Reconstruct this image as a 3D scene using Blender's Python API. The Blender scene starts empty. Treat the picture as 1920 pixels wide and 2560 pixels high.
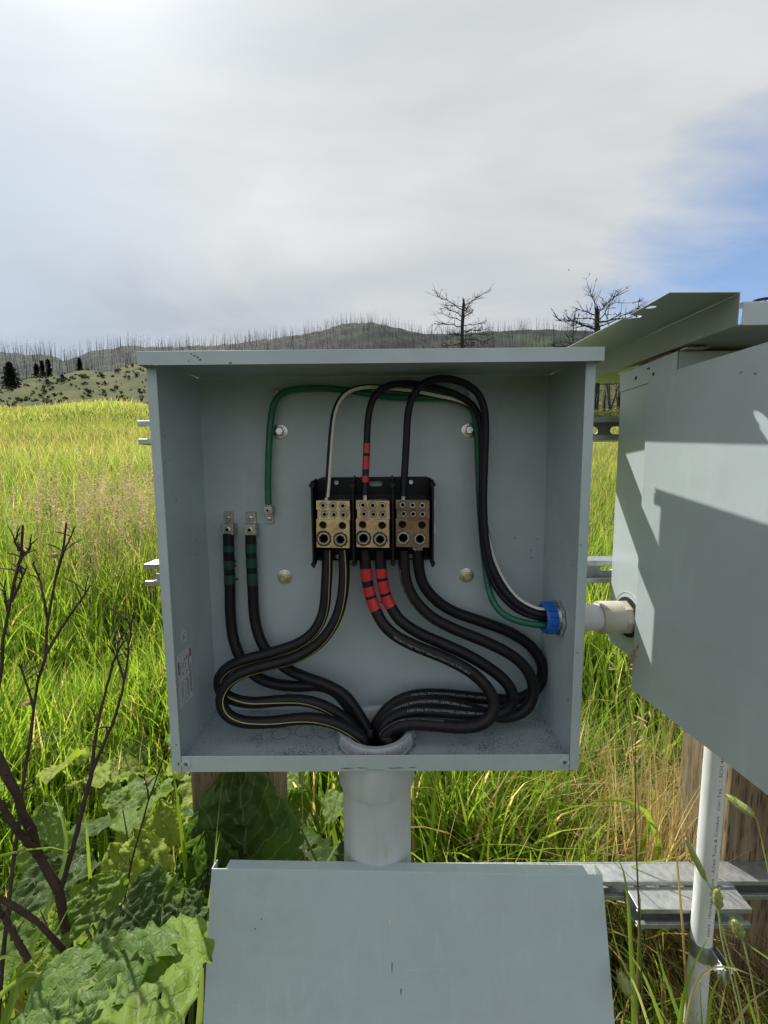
import bpy, bmesh, math, random
import numpy as np
from mathutils import Vector, Matrix
from mathutils import noise as mnoise
from mathutils.geometry import tessellate_polygon

random.seed(7)
rng = np.random.default_rng(11)
SC = bpy.context.scene
COL = SC.collection
R = math.radians

# ------------------------------------------------------------------ camera
CAM = np.array([0.0193, -0.5804, 1.2])
FPX = 1036.0                         # focal length in pixels of the 1920 x 2560 photograph
PITCH, YAW, ROLL = R(-5.9487), R(-0.2643), R(-0.47705)
cp, sp = math.cos(PITCH), math.sin(PITCH)
cyw, syw = math.cos(YAW), math.sin(YAW)
_fwd = np.array([syw * cp, cyw * cp, sp])
_r0 = np.array([cyw, -syw, 0.0])
_u0 = np.cross(_r0, _fwd)
_right = _r0 * math.cos(ROLL) + _u0 * math.sin(ROLL)
_up = _u0 * math.cos(ROLL) - _r0 * math.sin(ROLL)
cam = bpy.data.cameras.new('camera')
cam.sensor_fit = 'HORIZONTAL'
cam.sensor_width = 36.0
cam.lens = 36.0 * FPX / 1920.0
cam.clip_start = 0.02
cam.clip_end = 9000.0
camo = bpy.data.objects.new('camera', cam)
COL.objects.link(camo)
camo.matrix_world = Matrix(((_right[0], _up[0], -_fwd[0], CAM[0]), (_right[1], _up[1], -_fwd[1], CAM[1]),
                            (_right[2], _up[2], -_fwd[2], CAM[2]), (0, 0, 0, 1)))
SC.camera = camo

# ------------------------------------------------------------------ sky, sun, exposure
SUN_AZ, SUN_EL = R(-36.5), R(47.5)       # azimuth from +Y, negative = left
SUN = np.array([math.sin(SUN_AZ) * math.cos(SUN_EL), math.cos(SUN_AZ) * math.cos(SUN_EL), math.sin(SUN_EL)])
world = bpy.data.worlds.new('World')
SC.world = world
world.use_nodes = True
wt = world.node_tree
wt.nodes.clear()


def N(t, kind, **kw):
    n = t.nodes.new(kind)
    for k, v in kw.items():
        if k == 'ins':
            for i, val in v.items():
                n.inputs[i].default_value = val
        else:
            setattr(n, k, v)
    return n


def mathn(t, op, a, b=None, clamp=False):
    n = t.nodes.new('ShaderNodeMath')
    n.operation = op
    n.use_clamp = clamp
    for i, v in enumerate((a, b)):
        if v is None:
            continue
        if isinstance(v, (int, float)):
            n.inputs[i].default_value = v
        else:
            t.links.new(v, n.inputs[i])
    return n.outputs[0]


def mixc(t, fac, a, b, blend='MIX'):
    n = t.nodes.new('ShaderNodeMix')
    n.data_type = 'RGBA'
    n.blend_type = blend
    for sock, v in ((n.inputs[0], fac), (n.inputs[6], a), (n.inputs[7], b)):
        if isinstance(v, (int, float)):
            sock.default_value = v
        elif isinstance(v, tuple):
            sock.default_value = v + (1.0,) if len(v) == 3 else v
        else:
            t.links.new(v, sock)
    return n.outputs[2]


def ramp(t, fac, stops):
    n = t.nodes.new('ShaderNodeValToRGB')
    cr = n.color_ramp
    while len(cr.elements) < len(stops):
        cr.elements.new(0.5)
    for e, (p, c) in zip(cr.elements, stops):
        e.position = p
        e.color = c if len(c) == 4 else c + (1.0,)
    t.links.new(fac, n.inputs[0])
    return n.outputs[0]


def noise(t, vec, scale, detail=4.0, rough=0.55, dist=0.0):
    n = N(t, 'ShaderNodeTexNoise', ins={'Scale': scale, 'Detail': detail, 'Roughness': rough, 'Distortion': dist})
    if vec is not None:
        t.links.new(vec, n.inputs['Vector'])
    return n.outputs[0]


sky = N(wt, 'ShaderNodeTexSky', sky_type='NISHITA', sun_disc=False)
sky.sun_elevation = SUN_EL
sky.sun_rotation = SUN_AZ
sky.altitude = 1800.0
sky.air_density = 1.2
sky.dust_density = 0.7
tc = N(wt, 'ShaderNodeTexCoord')
sep = N(wt, 'ShaderNodeSeparateXYZ')
wt.links.new(tc.outputs['Generated'], sep.inputs[0])
zc = mathn(wt, 'MAXIMUM', sep.outputs[2], 0.0)
den = mathn(wt, 'ADD', zc, 0.22)
comb = N(wt, 'ShaderNodeCombineXYZ')
wt.links.new(mathn(wt, 'DIVIDE', sep.outputs[0], den), comb.inputs[0])
wt.links.new(mathn(wt, 'DIVIDE', sep.outputs[1], den), comb.inputs[1])
comb.inputs[2].default_value = 3.7
mp = N(wt, 'ShaderNodeMapping')
mp.inputs['Rotation'].default_value = (0, 0, R(-14))
mp.inputs['Scale'].default_value = (0.62, 1.25, 1.0)
wt.links.new(comb.outputs[0], mp.inputs[0])
n1 = noise(wt, mp.outputs[0], 1.15, 6.0, 0.52, 0.35)
n2 = noise(wt, mp.outputs[0], 0.55, 3.0, 0.5, 0.2)
n3 = noise(wt, mp.outputs[0], 5.5, 5.0, 0.62, 0.5)
# one ragged opening in the cloud sheet low on the right shows blue sky
hole = N(wt, 'ShaderNodeVectorMath', operation='DOT_PRODUCT')
wt.links.new(tc.outputs['Generated'], hole.inputs[0])
hole.inputs[1].default_value = (math.sin(R(52)) * math.cos(R(9)), math.cos(R(52)) * math.cos(R(9)), math.sin(R(9)))
hfac = ramp(wt, hole.outputs['Value'], [(0.83, (0, 0, 0)), (0.965, (1, 1, 1))])
cover = mathn(wt, 'ADD', mathn(wt, 'MULTIPLY', n1, 0.8), mathn(wt, 'MULTIPLY', n3, 0.5))
cover = mathn(wt, 'SUBTRACT', mathn(wt, 'ADD', cover, 0.30), mathn(wt, 'MULTIPLY', hfac, 0.85))
cmask = ramp(wt, cover, [(0.16, (0.12, 0.12, 0.12)), (0.66, (1, 1, 1))])
# cloud body: soft light and grey patches, brighter where the sun shines through
dotn = N(wt, 'ShaderNodeVectorMath', operation='DOT_PRODUCT')
wt.links.new(tc.outputs['Generated'], dotn.inputs[0])
dotn.inputs[1].default_value = tuple(SUN)
dpos = mathn(wt, 'MAXIMUM', dotn.outputs['Value'], 0.0)
glow1 = mathn(wt, 'POWER', dpos, 5.0)
glow2 = mathn(wt, 'POWER', dpos, 40.0)
shade = mathn(wt, 'ADD', mathn(wt, 'MULTIPLY', n1, 0.55), mathn(wt, 'MULTIPLY', n2, 0.45))
ccol = ramp(wt, shade, [(0.38, (3.15, 3.5, 3.95)), (0.50, (4.4, 4.6, 4.75)), (0.62, (5.75, 5.85, 5.8))])
# a blue-grey bank of thicker cloud lies low on the left
bank = N(wt, 'ShaderNodeVectorMath', operation='DOT_PRODUCT')
wt.links.new(tc.outputs['Generated'], bank.inputs[0])
bank.inputs[1].default_value = (math.sin(R(-48)) * math.cos(R(9)), math.cos(R(-48)) * math.cos(R(9)), math.sin(R(9)))
bfac = ramp(wt, mathn(wt, 'ADD', bank.outputs['Value'], mathn(wt, 'MULTIPLY', mathn(wt, 'SUBTRACT', n1, 0.5), 0.25)), [(0.86, (0, 0, 0)), (1.0, (0.8, 0.8, 0.8))])
ccol = mixc(wt, bfac, ccol, (3.3, 4.1, 5.1))
gsum = mathn(wt, 'ADD', mathn(wt, 'MULTIPLY', glow1, 0.75), mathn(wt, 'MULTIPLY', glow2, 3.6))
gcol = N(wt, 'ShaderNodeCombineXYZ')
for i in range(3):
    wt.links.new(mathn(wt, 'MULTIPLY', gsum, (1.0, 0.99, 0.95)[i]), gcol.inputs[i])
ccol = mixc(wt, 1.0, ccol, gcol.outputs[0], 'ADD')
skyv = mixc(wt, 1.0, sky.outputs[0], (0.92, 1.02, 1.14), 'MULTIPLY')
final = mixc(wt, cmask, skyv, ccol)
bg = N(wt, 'ShaderNodeBackground')
bg.inputs[1].default_value = 0.1
wt.links.new(final, bg.inputs[0])
wo = N(wt, 'ShaderNodeOutputWorld')
wt.links.new(bg.outputs[0], wo.inputs[0])

sl = bpy.data.lights.new('sun', 'SUN')
sl.energy = 4.4
sl.angle = R(0.6)
sl.color = (1.0, 0.955, 0.88)
so = bpy.data.objects.new('sun', sl)
COL.objects.link(so)
so.rotation_euler = Vector(SUN).to_track_quat('Z', 'Y').to_euler()

SC.view_settings.view_transform = 'Standard'
SC.view_settings.look = 'None'
SC.view_settings.exposure = 0.52
SC.view_settings.gamma = 1.0
SC.view_settings.use_curve_mapping = False
SC.render.engine = 'CYCLES'
SC.cycles.use_denoising = True
SC.cycles.max_bounces = 8
SC.cycles.diffuse_bounces = 4
SC.cycles.glossy_bounces = 3
SC.cycles.transmission_bounces = 4
SC.cycles.transparent_max_bounces = 6
SC.cycles.sample_clamp_indirect = 6.0


# ------------------------------------------------------------------ measuring helpers
def ray(px, py):
    return _fwd + _right * ((px - 960) / FPX) - _up * ((py - 1280) / FPX)


def at(px, py, Y):
    """point on the plane at depth Y (metres behind the box front) seen at a photograph pixel"""
    d = ray(px, py)
    return CAM + d * ((Y - CAM[1]) / d[1])


def atX(px, py, X):
    d = ray(px, py)
    return CAM + d * ((X - CAM[0]) / d[0])


# ------------------------------------------------------------------ mesh helpers
class MB:
    def __init__(self):
        self.v, self.f, self.mi = [], [], []
        self.cur = 0

    def add(self, vs, fs):
        o = len(self.v)
        self.v += [tuple(map(float, p)) for p in vs]
        for f in fs:
            self.f.append(tuple(i + o for i in f))
            self.mi.append(self.cur)
        return self

    def box(self, a, b):
        x0, y0, z0 = a
        x1, y1, z1 = b
        return self.add([(x0, y0, z0), (x1, y0, z0), (x1, y1, z0), (x0, y1, z0), (x0, y0, z1), (x1, y0, z1), (x1, y1, z1), (x0, y1, z1)],
                        [(0, 3, 2, 1), (4, 5, 6, 7), (0, 1, 5, 4), (1, 2, 6, 5), (2, 3, 7, 6), (3, 0, 4, 7)])

    def obox(self, c, ax, half):
        c = np.array(c, float)
        ax = [np.array(a, float) for a in ax]
        vs = []
        for sz in (-1, 1):
            for sx, sy in ((-1, -1), (1, -1), (1, 1), (-1, 1)):
                vs.append(c + ax[0] * sx * half[0] + ax[1] * sy * half[1] + ax[2] * sz * half[2])
        return self.add(vs, [(0, 3, 2, 1), (4, 5, 6, 7), (0, 1, 5, 4), (1, 2, 6, 5), (2, 3, 7, 6), (3, 0, 4, 7)])

    def tube(self, path, rad, n=8, caps=True):
        P = np.array(path, float)
        k = len(P)
        rad = np.full(k, rad) if np.isscalar(rad) else np.array(rad, float)
        T = np.gradient(P, axis=0)
        T /= np.linalg.norm(T, axis=1)[:, None] + 1e-12
        ref = np.array([0.0, -1.0, 0.13]) if abs(T[0] @ np.array([0, -1, 0.13])) < 0.9 else np.array([1.0, 0, 0])
        nn = ref - T[0] * (ref @ T[0])
        nn /= np.linalg.norm(nn)
        vs = []
        for i in range(k):
            nn = nn - T[i] * (nn @ T[i])
            nn /= np.linalg.norm(nn) + 1e-12
            bb = np.cross(T[i], nn)
            for j in range(n):
                a = 2 * math.pi * j / n
                vs.append(P[i] + rad[i] * (math.cos(a) * nn + math.sin(a) * bb))
        fs = []
        for i in range(k - 1):
            for j in range(n):
                j2 = (j + 1) % n
                fs.append((i * n + j, i * n + j2, (i + 1) * n + j2, (i + 1) * n + j))
        if caps:
            fs.append(tuple(range(n - 1, -1, -1)))
            fs.append(tuple((k - 1) * n + j for j in range(n)))
        return self.add(vs, fs)

    def lathe(self, c, axis, prof, n=24, close=False):
        """prof: (radius, height along axis) pairs"""
        c = np.array(c, float)
        a = np.array(axis, float)
        a /= np.linalg.norm(a)
        u = np.cross(a, (0, 0, 1)) if abs(a[2]) < 0.9 else np.cross(a, (1, 0, 0))
        u /= np.linalg.norm(u)
        w = np.cross(a, u)
        vs, fs = [], []
        m = len(prof)
        for (r, h) in prof:
            for j in range(n):
                t = 2 * math.pi * j / n
                vs.append(c + a * h + r * (math.cos(t) * u + math.sin(t) * w))
        for i in range(m - 1 if not close else m):
            i2 = (i + 1) % m
            for j in range(n):
                j2 = (j + 1) % n
                fs.append((i * n + j, i * n + j2, i2 * n + j2, i2 * n + j))
        if not close:
            if prof[0][0] > 1e-6:
                fs.append(tuple(range(n - 1, -1, -1)))
            if prof[-1][0] > 1e-6:
                fs.append(tuple((m - 1) * n + j for j in range(n)))
        return self.add(vs, fs)

    def plate(self, outline, holes, fn, t):
        """flat plate with holes: 2D loops; fn(u, v, w) -> 3D, thickness t along w"""
        loops = [[Vector((p[0], p[1], 0)) for p in outline]] + [[Vector((p[0], p[1], 0)) for p in h] for h in holes]
        tris = tessellate_polygon(loops)
        flat = [p for L in loops for p in L]
        n = len(flat)
        vs = [fn(p.x, p.y, 0.0) for p in flat] + [fn(p.x, p.y, t) for p in flat]
        fs = [tuple(x) for x in tris] + [tuple(i + n for i in reversed(x)) for x in tris]
        o = 0
        for L in loops:
            m = len(L)
            for i in range(m):
                j = (i + 1) % m
                fs.append((o + i, o + j, o + j + n, o + i + n))
            o += m
        return self.add(vs, fs)

    def build(self, name, mats, parent=None, smooth=False, angle=35, fix=True):
        me = bpy.data.meshes.new(name)
        me.from_pydata(self.v, [], self.f)
        if not isinstance(mats, (list, tuple)):
            mats = [mats]
        for m in mats:
            me.materials.append(m)
        if len(mats) > 1:
            me.polygons.foreach_set('material_index', self.mi)
        if fix:
            bm = bmesh.new()
            bm.from_mesh(me)
            bmesh.ops.recalc_face_normals(bm, faces=bm.faces)
            bm.to_mesh(me)
            bm.free()
        if smooth:
            me.shade_smooth()
            try:
                me.set_sharp_from_angle(angle=R(angle))
            except Exception:
                pass
        me.update()
        o = bpy.data.objects.new(name, me)
        COL.objects.link(o)
        if parent is not None:
            o.parent = parent
            o.matrix_parent_inverse = Matrix.Translation(-parent.location) if parent.type == 'EMPTY' else Matrix.Identity(4)
        return o


def bevel(o, w=0.0012, seg=2):
    m = o.modifiers.new('bevel', 'BEVEL')
    m.width = w
    m.segments = seg
    m.limit_method = 'ANGLE'
    m.angle_limit = R(40)
    return o


def tag(o, label=None, cat=None, group=None, kind=None):
    if label:
        o['label'] = label
    if cat:
        o['category'] = cat
    if group:
        o['group'] = group
    if kind:
        o['kind'] = kind
    return o


def thing(name, loc, label, cat, group=None):
    e = bpy.data.objects.new(name, None)
    e.empty_display_size = 0.05
    e.location = tuple(map(float, loc))
    COL.objects.link(e)
    return tag(e, label, cat, group)


def circle(cx, cy, r, n=24, sx=1.0, a0=0.0):
    return [(cx + r * sx * math.cos(a0 + 2 * math.pi * i / n), cy + r * math.sin(a0 + 2 * math.pi * i / n)) for i in range(n)]


def slot(cx, cy, w, h, n=8):
    r = h / 2
    pts = []
    for i in range(n + 1):
        a = -math.pi / 2 + math.pi * i / n
        pts.append((cx + w / 2 - r + r * math.cos(a), cy + r * math.sin(a)))
    for i in range(n + 1):
        a = math.pi / 2 + math.pi * i / n
        pts.append((cx - w / 2 + r + r * math.cos(a), cy + r * math.sin(a)))
    return pts


def catmull(P, m):
    P = np.array(P, float)
    n = len(P)
    ext = np.vstack([2 * P[0] - P[1], P, 2 * P[-1] - P[-2]])
    out = []
    for s in np.linspace(0, n - 1 - 1e-9, m):
        i = int(s)
        t = s - i
        p0, p1, p2, p3 = ext[i], ext[i + 1], ext[i + 2], ext[i + 3]
        out.append(0.5 * ((2 * p1) + (-p0 + p2) * t + (2 * p0 - 5 * p1 + 4 * p2 - p3) * t * t + (-p0 + 3 * p1 - 3 * p2 + p3) * t ** 3))
    return np.array(out)


# ------------------------------------------------------------------ materials
def newmat(name):
    m = bpy.data.materials.new(name)
    m.use_nodes = True
    t = m.node_tree
    b = t.nodes['Principled BSDF']
    return m, t, b


def objcoord(t):
    return N(t, 'ShaderNodeTexCoord').outputs['Object']


def geopos(t):
    return N(t, 'ShaderNodeNewGeometry').outputs['Position']


def simple(name, col, rough=0.5, metal=0.0, var=0.12, vscale=30.0, bump=0.0, bscale=200.0, spec=0.5, coat=0.0):
    m, t, b = newmat(name)
    pos = geopos(t)
    n = noise(t, pos, vscale, 5.0, 0.6)
    dark = tuple(c * (1 - var) for c in col)
    lite = tuple(min(1.0, c * (1 + var)) for c in col)
    c = ramp(t, n, [(0.3, dark), (0.7, lite)])
    t.links.new(c, b.inputs['Base Color'])
    b.inputs['Roughness'].default_value = rough
    b.inputs['Metallic'].default_value = metal
    b.inputs['Specular IOR Level'].default_value = spec
    b.inputs['Coat Weight'].default_value = coat
    rn = ramp(t, noise(t, pos, vscale * 2.3, 4.0, 0.6), [(0.3, (max(0, rough - .08),) * 3), (0.7, (min(1, rough + .08),) * 3)])
    t.links.new(rn, b.inputs['Roughness'])
    if bump:
        bn = N(t, 'ShaderNodeBump', ins={'Strength': bump, 'Distance': 0.001})
        t.links.new(noise(t, pos, bscale, 3.0, 0.6), bn.inputs['Height'])
        t.links.new(bn.outputs[0], b.inputs['Normal'])
    return m


def paint(name, col, specks=0.0, rough=0.42, dirt=0.0):
    """powder-coated steel: faint orange peel, cloudy dust, small chips"""
    m, t, b = newmat(name)
    pos = geopos(t)
    n = noise(t, pos, 9.0, 5.0, 0.6)
    c = ramp(t, n, [(0.25, tuple(x * 0.92 for x in col)), (0.75, tuple(x * 1.06 for x in col))])
    # faint run marks and wiped dust, mostly vertical
    mps = N(t, 'ShaderNodeMapping')
    mps.inputs['Scale'].default_value = (70, 70, 3.2)
    t.links.new(pos, mps.inputs[0])
    st = noise(t, mps.outputs[0], 1.0, 4.0, 0.6)
    gate = noise(t, pos, 5.0, 3.0, 0.5)
    sf = mathn(t, 'MULTIPLY', ramp(t, st, [(0.55, (0, 0, 0)), (0.72, (0.30, 0.30, 0.30))]), ramp(t, gate, [(0.45, (0, 0, 0)), (0.62, (1, 1, 1))]))
    c = mixc(t, sf, c, tuple(min(1, x * 1.25 + 0.02) for x in col))
    # hair scratches
    ms2 = N(t, 'ShaderNodeMapping')
    ms2.inputs['Scale'].default_value = (9, 9, 260)
    ms2.inputs['Rotation'].default_value = (0.5, 0.7, 0.3)
    t.links.new(pos, ms2.inputs[0])
    hs = noise(t, ms2.outputs[0], 1.0, 2.0, 0.5)
    g2 = noise(t, pos, 13.0, 2.0, 0.5)
    hf = mathn(t, 'MULTIPLY', mathn(t, 'GREATER_THAN', hs, 0.70), mathn(t, 'GREATER_THAN', g2, 0.60))
    c = mixc(t, mathn(t, 'MULTIPLY', hf, 0.35), c, (0.62, 0.66, 0.66))
    # dust film
    n2 = noise(t, pos, 34.0, 6.0, 0.7)
    df = ramp(t, n2, [(0.46, (0, 0, 0)), (0.78, (0.22 + dirt, 0.22 + dirt, 0.22 + dirt))])
    c = mixc(t, df, c, (0.36, 0.34, 0.29))
    # tiny chips and specks
    v = N(t, 'ShaderNodeTexVoronoi', ins={'Scale': 70.0})
    t.links.new(pos, v.inputs['Vector'])
    rare = noise(t, pos, 8.0, 2.0, 0.5)
    sp_ = mathn(t, 'MULTIPLY', mathn(t, 'LESS_THAN', v.outputs['Distance'], 0.10), mathn(t, 'GREATER_THAN', rare, 0.665 - specks))
    c = mixc(t, mathn(t, 'MULTIPLY', sp_, 0.75), c, (0.05, 0.045, 0.04))
    if specks > 0:
        n4 = noise(t, pos, 420.0, 3.0, 0.6)
        n5 = noise(t, pos, 26.0, 4.0, 0.6)
        s4 = ramp(t, mathn(t, 'ADD', n4, mathn(t, 'MULTIPLY', n5, 0.5)), [(0.82, (0, 0, 0)), (0.90, (0.8, 0.8, 0.8))])
        c = mixc(t, s4, c, (0.055, 0.05, 0.045))
    t.links.new(c, b.inputs['Base Color'])
    rn = ramp(t, noise(t, pos, 17.0, 5.0, 0.6), [(0.3, (rough - .06,) * 3), (0.7, (rough + .1,) * 3)])
    t.links.new(rn, b.inputs['Roughness'])
    bn = N(t, 'ShaderNodeBump', ins={'Strength': 0.05, 'Distance': 0.0006})
    t.links.new(noise(t, pos, 900.0, 2.0, 0.5), bn.inputs['Height'])
    t.links.new(bn.outputs[0], b.inputs['Normal'])
    return m


GREY = (0.452, 0.532, 0.572)
M = {}
M['paint'] = paint('grey_enclosure_paint', GREY)
M['paint_floor'] = paint('grey_paint_with_grit', tuple(x * 0.93 for x in GREY), specks=0.1, rough=0.5, dirt=0.12)
M['paint_cab'] = paint('grey_green_cabinet_paint', (0.455, 0.527, 0.545), rough=0.4)
M['paint_cover'] = paint('pale_grey_cover_paint', (0.485, 0.578, 0.62), rough=0.38)
M['paint_lid'] = paint('green_grey_lid_paint_shaded', (0.25, 0.29, 0.255), rough=0.38)  # green-grey lid colour, darkened further to carry the underside's shade
M['edge_wear'] = simple('bare_chip', (0.10, 0.085, 0.07), 0.7, 0.0, 0.4, 300)
M['rust'] = simple('rust_stain', (0.19, 0.11, 0.07), 0.85, 0.0, 0.45, 400)
M['scratch'] = simple('pale_scratch', (0.62, 0.65, 0.65), 0.6, 0.0, 0.15, 400)
M['zinc'] = simple('zinc_plated_steel', (0.66, 0.68, 0.67), 0.3, 1.0, 0.18, 160, 0.15, 500)
M['zinc_yellow'] = simple('yellow_zinc_steel', (0.72, 0.70, 0.47), 0.32, 1.0, 0.2, 160, 0.15, 500)
M['galv'] = simple('galvanised_strut', (0.46, 0.48, 0.48), 0.46, 0.8, 0.2, 60, 0.15, 300)
M['alu'] = simple('dull_aluminium', (0.50, 0.48, 0.44), 0.45, 1.0, 0.25, 220, 0.2, 500)
def pvc(name, col, dirt):
    m, t, b = newmat(name)
    pos = geopos(t)
    c = ramp(t, noise(t, pos, 18.0, 5.0, 0.6), [(0.3, tuple(x * 0.92 for x in col)), (0.7, tuple(min(1, x * 1.05) for x in col))])
    mps = N(t, 'ShaderNodeMapping')
    mps.inputs['Scale'].default_value = (50, 50, 6)
    t.links.new(pos, mps.inputs[0])
    c = mixc(t, ramp(t, noise(t, mps.outputs[0], 1.0, 6.0, 0.65), [(0.5, (0, 0, 0)), (0.75, (dirt, dirt, dirt))]), c, (0.33, 0.28, 0.20))
    c = mixc(t, ramp(t, noise(t, pos, 240.0, 3.0, 0.6), [(0.68, (0, 0, 0)), (0.76, (0.5, 0.5, 0.5))]), c, (0.20, 0.17, 0.13))
    t.links.new(c, b.inputs['Base Color'])
    t.links.new(ramp(t, noise(t, pos, 40.0, 4.0, 0.6), [(0.3, (0.38,) * 3), (0.7, (0.6,) * 3)]), b.inputs['Roughness'])
    bn = N(t, 'ShaderNodeBump', ins={'Strength': 0.15, 'Distance': 0.001})
    t.links.new(noise(t, pos, 160.0, 4.0, 0.6), bn.inputs['Height'])
    t.links.new(bn.outputs[0], b.inputs['Normal'])
    return m


M['black_plastic'] = simple('black_plastic', (0.008, 0.008, 0.011), 0.5, 0.0, 0.25, 120, spec=0.3)
M['jacket'] = simple('black_cable_jacket', (0.008, 0.0075, 0.010), 0.46, 0.0, 0.35, 90, 0.12, 350, spec=0.32)
M['jacket_brown'] = simple('dusty_black_jacket', (0.012, 0.010, 0.012), 0.48, 0.0, 0.35, 90, 0.15, 350, spec=0.32)
M['wire_navy'] = simple('blue_black_wire_jacket', (0.007, 0.009, 0.018), 0.44, 0.0, 0.25, 90, spec=0.32)
M['green_wire'] = simple('green_wire_jacket', (0.008, 0.125, 0.072), 0.38, 0.0, 0.15, 90)
M['green_tape'] = simple('dark_green_tape', (0.010, 0.062, 0.045), 0.36, 0.0, 0.22, 120, 0.2, 160)
M['red_tape'] = simple('red_tape', (0.52, 0.028, 0.040), 0.34, 0.0, 0.14, 110, 0.25, 150)
M['stripe_yellow'] = simple('yellow_stripe', (0.42, 0.38, 0.15), 0.5, 0.0, 0.15, 120)
M['stripe_white'] = simple('white_stripe', (0.72, 0.70, 0.62), 0.45, 0.0, 0.1, 120)
M['print'] = simple('white_print', (0.30, 0.30, 0.31), 0.6, 0.0, 0.3, 500)
M['print_dark'] = simple('dark_print', (0.06, 0.065, 0.07), 0.6, 0.0, 0.3, 500)
M['strand'] = simple('bare_strands', (0.75, 0.73, 0.70), 0.35, 1.0, 0.2, 400)
M['pvc_grey'] = pvc('weathered_grey_pvc', (0.56, 0.60, 0.62), 0.35)
M['pvc_white'] = pvc('white_pvc', (0.72, 0.74, 0.74), 0.30)
M['pvc_tan'] = pvc('tan_pvc_coupling', (0.52, 0.50, 0.40), 0.5)
M['bushing_grey'] = simple('grey_bushing_plastic', (0.42, 0.44, 0.48), 0.45, 0.0, 0.12, 60, 0.1, 220)
M['blue'] = simple('blue_bushing_plastic', (0.012, 0.13, 0.55), 0.36, 0.0, 0.12, 60)
M['sticker'] = simple('white_sticker_and_sunlit_return', (0.66, 0.68, 0.70), 0.4, 0.0, 0.08, 200, 0.3, 60)
M['sticker_red'] = simple('red_label_block', (0.42, 0.02, 0.03), 0.45, 0.0, 0.1, 200)
M['dark_hole'] = simple('dark_recess', (0.01, 0.01, 0.01), 0.9, 0.0, 0.2, 100)  # near-black stands for the shade inside holes; the sealing ring shares it
M['recess'] = simple('shadowed_recess', (0.10, 0.10, 0.11), 0.6, 0.5, 0.3, 300)
M['red_gasket'] = simple('red_gasket', (0.26, 0.07, 0.06), 0.7, 0.0, 0.2, 150)
M['scorch'] = simple('brown_compound', (0.05, 0.026, 0.014), 0.45, 0.0, 0.5, 400)


def brass(name, base, dark, amt):
    m, t, b = newmat(name)
    pos = geopos(t)
    n = noise(t, pos, 55.0, 6.0, 0.7, 0.4)
    c = ramp(t, n, [(0.30, dark), (0.30 + amt, base), (0.85, tuple(min(1, x * 1.12) for x in base))])
    n2 = noise(t, pos, 420.0, 3.0, 0.6)
    c = mixc(t, ramp(t, n2, [(0.6, (0, 0, 0)), (0.75, (0.45, 0.45, 0.45))]), c, dark)
    t.links.new(c, b.inputs['Base Color'])
    b.inputs['Metallic'].default_value = 0.4
    t.links.new(ramp(t, n, [(0.3, (0.55,) * 3), (0.7, (0.36,) * 3)]), b.inputs['Roughness'])
    return m


M['brass_a'] = brass('tarnished_terminal_gold', (0.74, 0.57, 0.30), (0.36, 0.24, 0.12), 0.25)
M['brass_b'] = brass('tarnished_terminal_tan', (0.68, 0.50, 0.29), (0.32, 0.20, 0.11), 0.30)
M['brass_c'] = brass('tarnished_terminal_brown', (0.29, 0.195, 0.12), (0.14, 0.085, 0.05), 0.35)


def wood(name):
    m, t, b = newmat(name)
    pos = geopos(t)
    mpn = N(t, 'ShaderNodeMapping')
    mpn.inputs['Scale'].default_value = (60, 60, 4.5)
    t.links.new(pos, mpn.inputs[0])
    n = noise(t, mpn.outputs[0], 1.0, 8.0, 0.65, 0.4)
    c = ramp(t, n, [(0.32, (0.07, 0.045, 0.026)), (0.5, (0.20, 0.145, 0.085)), (0.7, (0.30, 0.235, 0.15))])
    n2 = noise(t, pos, 5.0, 3.0, 0.5)
    c = mixc(t, ramp(t, n2, [(0.4, (0, 0, 0)), (0.7, (0.5, 0.5, 0.5))]), c, (0.21, 0.18, 0.11))
    mp2 = N(t, 'ShaderNodeMapping')
    mp2.inputs['Scale'].default_value = (170, 170, 16)
    t.links.new(pos, mp2.inputs[0])
    vo = N(t, 'ShaderNodeTexVoronoi', ins={'Scale': 1.0, 'Randomness': 0.75})
    t.links.new(mp2.outputs[0], vo.inputs['Vector'])
    slit = ramp(t, vo.outputs['Distance'], [(0.20, (0.85, 0.85, 0.85)), (0.34, (0, 0, 0))])
    c = mixc(t, slit, c, (0.035, 0.024, 0.015))
    t.links.new(c, b.inputs['Base Color'])
    b.inputs['Roughness'].default_value = 0.85
    bn = N(t, 'ShaderNodeBump', ins={'Strength': 0.7, 'Distance': 0.003})
    t.links.new(n, bn.inputs['Height'])
    t.links.new(bn.outputs[0], b.inputs['Normal'])
    return m


M['wood'] = wood('weathered_post_timber')


def vegmat(name, trans=0.5, rough=0.5, spec=0.3, sat=1.0, tscale=1.5):
    """leaf material coloured by the mesh attribute Col, part of the light passes through"""
    m = bpy.data.materials.new(name)
    m.use_nodes = True
    t = m.node_tree
    t.nodes.clear()
    a = N(t, 'ShaderNodeAttribute', attribute_name='Col')
    b = N(t, 'ShaderNodeBsdfPrincipled')
    b.inputs['Roughness'].default_value = rough
    b.inputs['Specular IOR Level'].default_value = spec
    t.links.new(a.outputs['Color'], b.inputs['Base Color'])
    tr = N(t, 'ShaderNodeBsdfTranslucent')
    tcol = mixc(t, 1.0, a.outputs['Color'], (tscale, tscale * 1.0, tscale * 0.75), 'MULTIPLY')
    t.links.new(tcol, tr.inputs[0])
    mx = N(t, 'ShaderNodeMixShader')
    mx.inputs[0].default_value = trans
    t.links.new(b.outputs[0], mx.inputs[1])
    t.links.new(tr.outputs[0], mx.inputs[2])
    o = N(t, 'ShaderNodeOutputMaterial')
    t.links.new(mx.outputs[0], o.inputs[0])
    return m


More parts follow.
